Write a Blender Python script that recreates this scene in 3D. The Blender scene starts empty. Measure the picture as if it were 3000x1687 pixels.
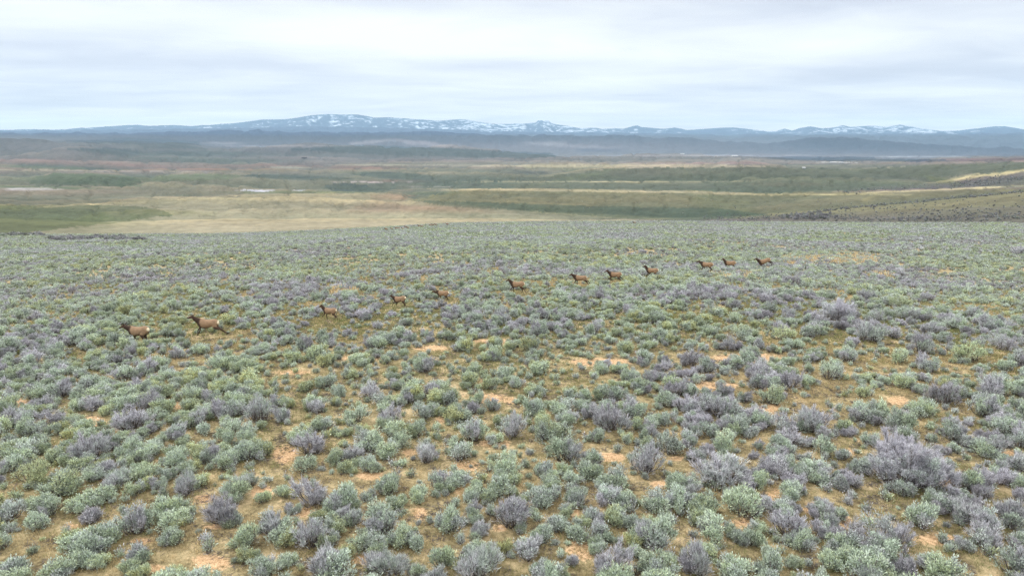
import bpy, bmesh, math, random
import numpy as np
from mathutils import Vector, Matrix, Euler

# ------------------------------------------------------------------ camera, sky, sun, exposure
scn = bpy.context.scene
col = scn.collection
F = 2000.0; CX = 1500.0; CY = 843.5                # pinhole in photograph pixels (3000 x 1687)
PITCH = math.atan((CY - 415.0) / F)
CAMZ = 13.0
cam_d = bpy.data.cameras.new('camera'); cam = bpy.data.objects.new('camera', cam_d); col.objects.link(cam)
cam_d.sensor_width = 36.0; cam_d.lens = 24.0; cam_d.clip_start = 0.5; cam_d.clip_end = 120000.0
cam.location = (0, 0, CAMZ); cam.rotation_euler = (math.radians(90) - PITCH, 0, 0)
scn.camera = cam
scn.view_settings.view_transform = 'Standard'; scn.view_settings.look = 'None'
scn.view_settings.gamma = 1.0; scn.view_settings.exposure = 0.60
scn.view_settings.use_curve_mapping = False
scn.cycles.use_denoising = True; scn.cycles.denoising_prefilter = 'NONE'
scn.cycles.max_bounces = 6; scn.cycles.diffuse_bounces = 3; scn.cycles.transmission_bounces = 2
scn.cycles.volume_bounces = 0; scn.cycles.transparent_max_bounces = 4

SUN_EL = math.radians(44); SUN_AZ = math.radians(-58)          # high, ahead and to the left, veiled by cloud
sun_d = bpy.data.lights.new('sun', 'SUN'); sun = bpy.data.objects.new('sun', sun_d); col.objects.link(sun)
sun_d.energy = 1.5; sun_d.angle = math.radians(16); sun_d.color = (1.0, 0.965, 0.91)
sdir = Vector((math.sin(SUN_AZ) * math.cos(SUN_EL), math.cos(SUN_AZ) * math.cos(SUN_EL), math.sin(SUN_EL)))
sun.rotation_euler = sdir.to_track_quat('Z', 'Y').to_euler(); sun.location = (0, 0, 60)


class NT:
    """small node-tree helper"""
    def __init__(s, tree): s.t = tree; s.n = tree.nodes; s.l = tree.links
    def add(s, typ, **kw):
        n = s.n.new(typ)
        for k, v in kw.items(): setattr(n, k, v)
        return n
    def link(s, a, b): s.l.new(a, b)
    def val(s, sock, v):
        if isinstance(v, bpy.types.NodeSocket): s.l.new(v, sock)
        elif v is not None:
            if hasattr(sock, 'default_value'):
                if isinstance(v, (tuple, list)) and len(v) == 3 and len(sock.default_value) == 4: v = (*v, 1)
                sock.default_value = v
    def math(s, op, a, b=None, c=None, clamp=False):
        n = s.add('ShaderNodeMath', operation=op, use_clamp=clamp)
        for i, v in enumerate((a, b, c)):
            if v is not None: s.val(n.inputs[i], v)
        return n.outputs[0]
    def mix(s, f, a, b, blend='MIX'):
        n = s.add('ShaderNodeMix', data_type='RGBA', blend_type=blend)
        s.val(n.inputs[0], f); s.val(n.inputs[6], a); s.val(n.inputs[7], b)
        return n.outputs[2]
    def ramp(s, f, stops, interp='LINEAR'):
        n = s.add('ShaderNodeValToRGB'); s.val(n.inputs[0], f); r = n.color_ramp; r.interpolation = interp
        while len(r.elements) < len(stops): r.elements.new(0.5)
        for e, (p, c) in zip(r.elements, stops):
            e.position = p; e.color = (*c, 1) if len(c) == 3 else c
        return n.outputs[0]
    def rng(s, v, a, b, c=0.0, d=1.0, smooth=False):
        n = s.add('ShaderNodeMapRange', clamp=True); n.interpolation_type = 'SMOOTHSTEP' if smooth else 'LINEAR'
        s.val(n.inputs[0], v)
        for i, q in enumerate((a, b, c, d)): n.inputs[i + 1].default_value = q
        return n.outputs[0]
    def noise(s, vec, scale, detail=4, rough=0.55, dist=0.0):
        n = s.add('ShaderNodeTexNoise'); n.noise_dimensions = '3D'
        if vec is not None: s.val(n.inputs['Vector'], vec)
        n.inputs['Scale'].default_value = scale; n.inputs['Detail'].default_value = detail
        n.inputs['Roughness'].default_value = rough; n.inputs['Distortion'].default_value = dist
        return n.outputs[0]


world = bpy.data.worlds.new("World"); scn.world = world; world.use_nodes = True
wt = world.node_tree; wt.nodes.clear(); W = NT(wt)
sky = W.add('ShaderNodeTexSky'); sky.sky_type = 'NISHITA'; sky.sun_disc = False
sky.sun_elevation = SUN_EL; sky.sun_rotation = SUN_AZ; sky.altitude = 2000; sky.air_density = 1.0; sky.dust_density = 2.0
tc = W.add('ShaderNodeTexCoord')
sep = W.add('ShaderNodeSeparateXYZ'); W.link(tc.outputs['Generated'], sep.inputs[0])
dx, dy, dz = sep.outputs
zz = W.math('ADD', W.math('MAXIMUM', dz, 0.0), 0.055)
px_ = W.math('DIVIDE', dx, zz); py_ = W.math('DIVIDE', dy, zz)
cmb = W.add('ShaderNodeCombineXYZ'); W.val(cmb.inputs[0], W.math('MULTIPLY', px_, 0.85)); W.val(cmb.inputs[1], py_); cmb.inputs[2].default_value = 3.7
c1 = W.noise(cmb.outputs[0], 0.42, 4, 0.5, 0.35)
cmb2 = W.add('ShaderNodeCombineXYZ'); W.val(cmb2.inputs[0], W.math('MULTIPLY', px_, 0.80)); W.val(cmb2.inputs[1], W.math('MULTIPLY', py_, 1.1)); cmb2.inputs[2].default_value = 9.1
c2 = W.noise(cmb2.outputs[0], 0.95, 5, 0.55, 0.5)
cl = W.math('ADD', W.math('MULTIPLY', c1, 0.52), W.math('MULTIPLY', c2, 0.48))
def blob(ax, el, rx, rz, amt):
    """soft brighter or greyer part of the cloud deck around a compass direction"""
    cx, cz = math.tan(math.radians(ax)), math.tan(math.radians(el))
    u = W.math('DIVIDE', dx, W.math('MAXIMUM', dy, 0.05)); v = W.math('DIVIDE', dz, W.math('MAXIMUM', dy, 0.05))
    a = W.math('DIVIDE', W.math('SUBTRACT', u, cx), rx); b = W.math('DIVIDE', W.math('SUBTRACT', v, cz), rz)
    q = W.math('ADD', W.math('MULTIPLY', a, a), W.math('MULTIPLY', b, b))
    return W.math('MULTIPLY', W.math('EXPONENT', W.math('MULTIPLY', q, -1.0)), amt)
for b in ((-7, 8.0, .26, .032, .16), (21, 7.0, .22, .030, .13), (-31, 10.0, .22, .03, .10), (-30, 6.0, .30, .012, -.15), (33, 5.3, .24, .016, -.20),
          (3, 3.6, .5, .008, -.07), (-11, 10.6, .20, .013, -.12), (26, 10.6, .26, .014, -.12), (-26, 2.0, .30, .010, .14), (3, 6.0, .34, .010, -.06)):
    cl = W.math('ADD', cl, blob(*b))
ccol = W.ramp(cl, [(0.24, (0.475, 0.505, 0.570)), (0.38, (0.560, 0.590, 0.650)), (0.53, (0.680, 0.705, 0.730)), (0.70, (0.790, 0.815, 0.800))])
up = W.rng(dz, 0.18, 0.70, 1.0, 2.9, True)
vm = W.add('ShaderNodeVectorMath', operation='SCALE'); W.link(ccol, vm.inputs[0]); W.val(vm.inputs[3], up)
sk = W.add('ShaderNodeVectorMath', operation='SCALE'); W.link(sky.outputs[0], sk.inputs[0]); sk.inputs[3].default_value = 0.09
warm = W.mix(W.rng(dz, 0.16, 0.5, 0, 1), (1, 1, 1), (1.07, 1.0, 0.90)); low = W.mix(W.rng(dz, 0.0, 0.07, 1, 0, True), (1, 1, 1), (1.30, 1.20, 1.06))
cloud = W.mix(1.0, W.mix(1.0, vm.outputs[0], warm, 'MULTIPLY'), low, 'MULTIPLY')
skm = W.mix(0.92, sk.outputs[0], W.mix(1.0, cloud, (.95, .95, .955), 'MULTIPLY'))
bg = W.add('ShaderNodeBackground'); W.link(skm, bg.inputs[0]); bg.inputs[1].default_value = 1.0
wo = W.add('ShaderNodeOutputWorld'); W.link(bg.outputs[0], wo.inputs[0])


# ------------------------------------------------------------------ small helpers
def lin(c):
    c = np.asarray(c, float) / 255.0
    return np.where(c <= 0.04045, c / 12.92, ((c + 0.055) / 1.055) ** 2.4)

def tag(o, label=None, cat=None, group=None, kind=None):
    if label: o['label'] = label
    if cat: o['category'] = cat
    if group: o['group'] = group
    if kind: o['kind'] = kind
    return o

def ray(x, y):
    u = (np.asarray(x, float) - CX) / F; v = (CY - np.asarray(y, float)) / F
    c, s = math.cos(PITCH), math.sin(PITCH)
    return u, c + v * s, -s + v * c
def az_slope(x, y):
    X, Y, Z = ray(x, y)
    return np.arctan2(X, Y), Z / np.hypot(X, Y)
def to_px(X, Y, Z):
    c, s = math.cos(PITCH), math.sin(PITCH)
    Zr = np.asarray(Z, float) - CAMZ
    d = Y * c - Zr * s; v = Y * s + Zr * c
    d = np.where(np.abs(d) < 1e-6, 1e-6, d)
    return CX + F * X / d, CY - F * v / d, d

def hash2(ix, iy, seed):
    h = (ix.astype(np.int64) * 374761393 + iy.astype(np.int64) * 668265263 + seed * 974634777) & 0xffffffff
    h = ((h ^ (h >> 13)) * 1274126177) & 0xffffffff
    h = (h ^ (h >> 16)) & 0xffffff
    return h / float(0xffffff)
def vnoise(x, y, seed=0):
    x = np.asarray(x, float); y = np.asarray(y, float)
    ix = np.floor(x); iy = np.floor(y); fx = x - ix; fy = y - iy
    fx = fx * fx * (3 - 2 * fx); fy = fy * fy * (3 - 2 * fy)
    a = hash2(ix, iy, seed); b = hash2(ix + 1, iy, seed); c = hash2(ix, iy + 1, seed); d = hash2(ix + 1, iy + 1, seed)
    return (a * (1 - fx) + b * fx) * (1 - fy) + (c * (1 - fx) + d * fx) * fy
def fbm(x, y, oct=4, seed=0, gain=0.5):
    s = 0; a = 1; t = 0
    for i in range(oct):
        s = s + a * vnoise(np.asarray(x) * 2 ** i + 17.3 * i, np.asarray(y) * 2 ** i - 9.1 * i, seed + i); t += a; a *= gain
    return s / t
def sstep(a, b, x):
    t = np.clip((x - a) / (b - a), 0, 1); return t * t * (3 - 2 * t)

def mesh_from(name, verts, faces_flat, loop_tot, mats=(), smooth=False):
    """fast mesh from numpy arrays"""
    me = bpy.data.meshes.new(name)
    nv = len(verts); nl = len(faces_flat); nf = len(loop_tot)
    me.vertices.add(nv); me.loops.add(nl); me.polygons.add(nf)
    me.vertices.foreach_set('co', np.asarray(verts, np.float32).ravel())
    me.loops.foreach_set('vertex_index', np.asarray(faces_flat, np.int32))
    st = np.concatenate([[0], np.cumsum(loop_tot)[:-1]]).astype(np.int32)
    me.polygons.foreach_set('loop_start', st)
    me.polygons.foreach_set('loop_total', np.asarray(loop_tot, np.int32))
    if smooth: me.polygons.foreach_set('use_smooth', np.ones(nf, bool))
    for m in mats: me.materials.append(m)
    me.update(calc_edges=True)
    return me

# ------------------------------------------------------------------ the land: one sheet from the drone's feet to the far mountains
def curve(pts):
    p = np.array(pts, float); a, s = az_slope(p[:, 0], p[:, 1]); return a, -s
LZ = 0.5823
def z1(*p): return [(X * LZ, 330 + Y * LZ) for X, Y in p]
def z2(*p): return [(1500 + X * LZ, 330 + Y * LZ) for X, Y in p]
C1 = [(0, 690), (300, 688), (640, 687), (900, 678), (1130, 667), (1300, 656), (1500, 652), (1800, 650), (2200, 652), (2600, 655), (3000, 655)]
RIDGES = [   # (range in metres, outline as read in photograph pixels, dip range behind, dip in pixels)
 (900, [(0, 640), (300, 652), (520, 645), (875, 640), (1100, 640), (1400, 640), (1700, 645), (1950, 640), (2150, 635), (2257, 627), (2490, 610), (2665, 597), (2781, 587), (3000, 566)], 1060, 2),
 (1500, [(0, 602), (175, 601), (290, 595), (370, 583), (435, 580), (640, 581), (730, 577), (815, 574), (875, 577), (1000, 583), (1130, 588), (1211, 586), (1281, 569), (1397, 557), (1500, 555), (1733, 555), (1908, 556), (2024, 559), (2111, 564), (2170, 568), (2257, 569), (2432, 569), (2548, 566), (2665, 562), (2840, 554), (3000, 552)], 1750, 5),
 (2050, [(0, 580), (290, 580), (370, 578), (640, 576), (815, 572), (1000, 566), (1211, 566), (1281, 566), (1397, 560), (1500, 557), (2000, 562), (2432, 570), (3000, 552)], 2200, 1),
 (2600, [(0, 549), (300, 549), (400, 545), (430, 535), (500, 533), (640, 541), (730, 548), (800, 556), (950, 560), (1100, 557), (1200, 553), (1281, 546), (1380, 535), (1500, 531), (1675, 530), (1803, 529), (1861, 534), (1908, 535), (1995, 533), (2080, 532), (2200, 528), (2400, 524), (2600, 530), (2720, 537), (2780, 535), (2900, 515), (3000, 505)], 3000, 4),
 (3600, [(0, 520), (90, 520), (150, 509), (250, 507), (350, 511), (420, 519), (520, 512), (700, 512), (760, 510), (850, 516), (1000, 512), (1100, 507), (1211, 504), (1400, 502), (1500, 500), (1590, 520), (1640, 512), (1700, 503), (1791, 496), (1861, 492), (2000, 490), (2140, 486), (2228, 486), (2257, 490), (2373, 495), (2490, 496), (2606, 493), (2723, 484), (2840, 480), (3000, 474)], 4200, 3),
 (5200, [(0, 496), (350, 498), (580, 500), (760, 502), (1000, 500), (1200, 492), (1500, 486), (1700, 488), (1900, 486), (2200, 482), (2500, 484), (2650, 482), (2780, 472), (2900, 466), (3000, 464)], 6000, 1.5),
 (7000, [(0, 477), (150, 476), (400, 484), (760, 483), (830, 487), (1000, 484), (1140, 478), (1500, 478), (2000, 474), (3000, 474)], 7800, 1.5),
 (9000, [(0, 458), (200, 440), (270, 436), (340, 445), (420, 455), (760, 456), (1000, 462), (1500, 463), (2000, 465), (2500, 468), (3000, 470)], 9900, 2),
 (11500, [(0, 401), (110, 401), (160, 408), (190, 411), (230, 410), (400, 409), (500, 412), (560, 422), (590, 431), (700, 435), (800, 436), (880, 433), (900, 432), (970, 427), (1020, 425), (1100, 426), (1220, 430), (1340, 434), (1430, 438), (1500, 447), (1620, 450), (1640, 461), (2000, 461), (2300, 462), (2500, 464), (2650, 466), (3000, 468)], 12800, 3),
 (15000, [(0, 404), (500, 420), (900, 440), (1500, 452), (1900, 453), (2290, 458), (2370, 459), (2400, 462), (2470, 459), (2560, 459), (2640, 463), (3000, 466)], 16200, 1),
 (19500, [(0, 392), (100, 390), (290, 390), (470, 391), (640, 385), (730, 382), (870, 388), (1000, 391), (1100, 390), (1280, 388), (1400, 394), (1500, 397), (1616, 397), (1850, 399), (2020, 406), (2140, 417), (2257, 423), (2373, 406), (2430, 403), (2550, 412), (2700, 425), (2850, 432), (3000, 436)], 22000, 4),
 (31000, [(0, 387), (300, 384), (600, 380), (900, 372), (1200, 378), (1500, 388), (2000, 395), (2400, 396), (2700, 394), (3000, 392)], 33500, 0.5),
 (43000, z1((0, 88), (140, 88), (300, 92), (480, 75), (690, 63), (760, 70), (860, 65), (960, 72), (1100, 62), (1200, 52), (1320, 38), (1430, 37), (1500, 28), (1560, 17), (1640, 10), (1800, 12), (1850, 20), (1880, 27), (1960, 26), (2100, 36), (2200, 44), (2310, 36), (2350, 38), (2430, 52), (2500, 60), (2576, 57)) +
  z2((60, 57), (120, 52), (130, 42), (150, 40), (160, 46), (170, 42), (185, 43), (200, 55), (250, 65), (350, 80), (420, 78), (450, 85), (520, 80), (560, 84), (600, 72), (630, 65), (650, 74), (700, 77), (760, 84), (820, 76), (880, 90), (960, 85), (1050, 78), (1120, 77), (1200, 85), (1280, 96), (1330, 95), (1370, 82), (1410, 92), (1450, 78), (1500, 70), (1560, 80), (1620, 76), (1665, 65), (1700, 74), (1780, 68), (1830, 68), (1880, 75), (1920, 68), (1950, 62), (1980, 68), (2050, 80), (2150, 95), (2250, 92), (2350, 80), (2430, 70), (2480, 70), (2540, 80), (2576, 88)), 50000, 30),
]
AZ = np.unique(np.concatenate([np.radians(np.linspace(-180, -46, 60)), np.radians(np.linspace(-45, 45, 1300)), np.radians(np.linspace(46, 180, 60))]))
nA = len(AZ)
def per_az(pts, sm=3):
    a, s = curve(pts); v = np.interp(AZ, a, s)
    if sm:
        k = np.exp(-0.5 * (np.arange(-3 * sm, 3 * sm + 1) / sm) ** 2); k /= k.sum()
        v = np.convolve(np.pad(v, 3 * sm, 'edge'), k, 'valid')
    return v
c1 = per_az(C1, 12); cref = 0.1178
st_r = []; st_z = []
def station(r, slope): st_r.append(r); st_z.append(CAMZ - r * slope)
for r, D in ((0.6, 12.9), (6, 12.9), (18.6, 12.9), (50, 13.1), (80, 15.6), (95, 17.0), (145, 21.8), (200, 27.3), (270, 34.6), (350, 43.2)):
    w = sstep(60, 350, r); station(r, D / r + (c1 - cref) * w + 0 * AZ)
station(430, c1); station(560, c1 + 0.014)
for r, pts, rd, dp in RIDGES:
    s = per_az(pts, 0 if r > 40000 else 5)
    station(r, s); station(rd, s + dp / F)
ST_R = np.array(st_r); ST_Z = np.array(st_z)          # (nS,), (nS,nA)

def pchip_rows(xr, xs, Z):
    """monotone cubic along axis 0 for every azimuth at once"""
    x = np.log(xs)[:, None]; h = np.diff(x, axis=0); d = np.diff(Z, axis=0) / h
    m = np.zeros_like(Z); w1 = 2 * h[1:] + h[:-1]; w2 = h[1:] + 2 * h[:-1]
    ok = d[1:] * d[:-1] > 0
    with np.errstate(all='ignore'):
        hm = (w1 + w2) / (w1 / d[:-1] + w2 / d[1:])
    m[1:-1] = np.where(ok, hm, 0); m[0] = d[0]; m[-1] = d[-1]
    out = np.empty((len(xr), Z.shape[1])); lx = np.log(xr)
    k = np.clip(np.searchsorted(x[:, 0], lx, 'right') - 1, 0, len(xs) - 2)
    for i in range(len(xr)):
        j = k[i]; t = (lx[i] - x[j, 0]) / h[j, 0]
        out[i] = (2*t**3-3*t**2+1)*Z[j] + (t**3-2*t**2+t)*h[j, 0]*m[j] + (-2*t**3+3*t**2)*Z[j+1] + (t**3-t**2)*h[j, 0]*m[j+1]
    return out
RR = np.unique(np.concatenate([np.geomspace(0.6, 14, 14), np.geomspace(14, 430, 330), np.geomspace(430, 560, 26), np.geomspace(560, 50000, 470), ST_R]))
nR = len(RR)
ZG = pchip_rows(RR, ST_R, ST_Z)
AG, RG = np.meshgrid(AZ, RR)
XG = RG * np.sin(AG); YG = RG * np.cos(AG)
# undulation: small swells near by, gullied relief that grows with distance far away
ZG += 0.30 * (fbm(XG / 9, YG / 9, 3, 5) - 0.5) * sstep(8, 30, RG) * (1 - sstep(300, 430, RG)) + 0.9 * (fbm(XG / 45, YG / 45, 2, 8) - 0.5) * sstep(40, 120, RG) * (1 - sstep(250, 420, RG))
rel = fbm(AG * 46, np.log(RG) * 17, 4, 31)
rdg = 1 - np.abs(2 * fbm(AG * 30 + 3, np.log(RG) * 9, 5, 57) - 1)
far = sstep(600, 1400, RG)
hill = fbm(AG * 7 + 5 + 1.2 * np.log(RG), np.log(RG) * 11, 2, 131, .35)
ZG += sstep(650, 1500, RG) * (1 - sstep(13000, 18000, RG)) * RG * (0.0100 + 0.007 * sstep(2200, 3200, RG)) * (hill - 0.5)
ZG += far * (1 - sstep(14000, 24000, RG)) * RG * 0.0034 * (rel - 0.5)
ZG -= far * (1 - sstep(13000, 16000, RG)) * RG * 0.0030 * sstep(.70, 1.0, rdg) ** 1.5
ZG += sstep(14000, 20000, RG) * (1 - sstep(38000, 43000, RG)) * RG * 0.0085 * (rdg - 0.82)
ZG += sstep(12000, 20000, RG) * (1 - 0.75 * sstep(38000, 43000, RG)) * (1 - .7 * sstep(37000, 42000, RG)) * RG * 0.0022 * (fbm(AG * 120, np.log(RG) * 60, 4, 77) - 0.5)

def ground(X, Y):
    """height of the land sheet at world x, y (vectorised)"""
    X = np.asarray(X, float); Y = np.asarray(Y, float)
    a = np.arctan2(X, Y); r = np.clip(np.hypot(X, Y), RR[0], RR[-1] * 0.999)
    i = np.clip(np.searchsorted(AZ, a, 'right') - 1, 0, nA - 2); j = np.clip(np.searchsorted(RR, r, 'right') - 1, 0, nR - 2)
    fa = (a - AZ[i]) / (AZ[i + 1] - AZ[i]); fr = (r - RR[j]) / (RR[j + 1] - RR[j])
    return (ZG[j, i] * (1 - fa) + ZG[j, i + 1] * fa) * (1 - fr) + (ZG[j + 1, i] * (1 - fa) + ZG[j + 1, i + 1] * fa) * fr
def hit(x, y, rmin=6, rmax=40000):
    """first point of the land along the sight line of one photograph pixel"""
    a, s = az_slope(x, y); rr = np.geomspace(rmin, rmax, 6000)
    X = rr * math.sin(a); Y = rr * math.cos(a)
    below = ground(X, Y) >= CAMZ + rr * s
    k = int(np.argmax(below)); r = rr[k]
    return r * math.sin(a), r * math.cos(a), float(ground(r * math.sin(a), r * math.cos(a)))

# ---- land cover (what grows where) as a colour on the sheet, relief and haze tone added
PXX, PXY, _ = to_px(XG, YG, ZG)
wob = (fbm(AG * 60, np.log(RG) * 22, 4, 3) - 0.5)
wob2 = (fbm(AG * 95 + 4, np.log(RG) * 30, 4, 13) - 0.5)
SX = PXX + 70 * wob2; SY = PXY + 4 * wob
ROWS = [ # y, colours at x = 0, 600, 1200, 1800, 2400, 3000 (without haze, save the far range: haze blue put into its colour)
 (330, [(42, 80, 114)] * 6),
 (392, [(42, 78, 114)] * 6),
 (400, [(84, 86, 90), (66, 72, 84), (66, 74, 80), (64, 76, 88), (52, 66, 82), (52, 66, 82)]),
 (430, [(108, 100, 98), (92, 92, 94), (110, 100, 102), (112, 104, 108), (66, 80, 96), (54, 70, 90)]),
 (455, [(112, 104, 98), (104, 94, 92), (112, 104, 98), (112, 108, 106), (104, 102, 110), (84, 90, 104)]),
 (470, [(118, 96, 90), (100, 108, 92), (122, 102, 98), (116, 110, 102), (124, 112, 108), (122, 108, 104)]),
 (485, [(112, 100, 90), (118, 98, 88), (126, 112, 98), (128, 120, 104), (112, 112, 98), (104, 106, 92)]),
 (500, [(118, 106, 96), (112, 106, 94), (122, 116, 96), (120, 118, 92), (112, 110, 88), (104, 102, 86)]),
 (525, [(106, 112, 86), (108, 112, 90), (112, 114, 92), (106, 108, 82), (104, 106, 82), (106, 104, 82)]),
 (550, [(118, 110, 92), (120, 116, 92), (112, 110, 88), (124, 120, 90), (102, 104, 80), (104, 98, 86)]),
 (565, [(124, 112, 90), (148, 138, 104), (138, 132, 102), (112, 110, 80), (114, 112, 84), (110, 102, 88)]),
 (590, [(114, 106, 82), (156, 146, 106), (140, 130, 98), (118, 114, 80), (110, 108, 84), (106, 98, 86)]),
 (620, [(104, 106, 68), (146, 136, 98), (140, 128, 96), (100, 106, 78), (106, 108, 80), (108, 104, 86)]),
 (650, [(102, 102, 70), (158, 148, 112), (158, 146, 110), (96, 102, 80), (104, 98, 84), (108, 102, 86)]),
 (690, [(102, 104, 80), (156, 148, 112), (160, 150, 114), (150, 142, 108), (110, 106, 86), (104, 98, 88)]),
]
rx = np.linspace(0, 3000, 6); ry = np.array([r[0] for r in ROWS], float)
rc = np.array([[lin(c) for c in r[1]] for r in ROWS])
def lookup(x, y):
    fx = np.clip(x / 600.0, 0, 4.999); ix = fx.astype(int); fx = (fx - ix)[..., None]
    y = np.clip(y, ry[0], ry[-1] - 0.01); iy = np.clip(np.searchsorted(ry, y, 'right') - 1, 0, len(ry) - 2)
    fy = ((y - ry[iy]) / (ry[iy + 1] - ry[iy]))[..., None]
    return (rc[iy, ix] * (1 - fx) + rc[iy, ix + 1] * fx) * (1 - fy) + (rc[iy + 1, ix] * (1 - fx) + rc[iy + 1, ix + 1] * fx) * fy
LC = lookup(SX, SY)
GREEN, DGREEN, TAN, STRAW, RUST, PLUM, WHITE, SLATE = (98, 110, 72), (74, 88, 70), (160, 148, 108), (188, 174, 126), (142, 108, 84), (96, 86, 90), (214, 214, 214), (62, 72, 76)
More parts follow.
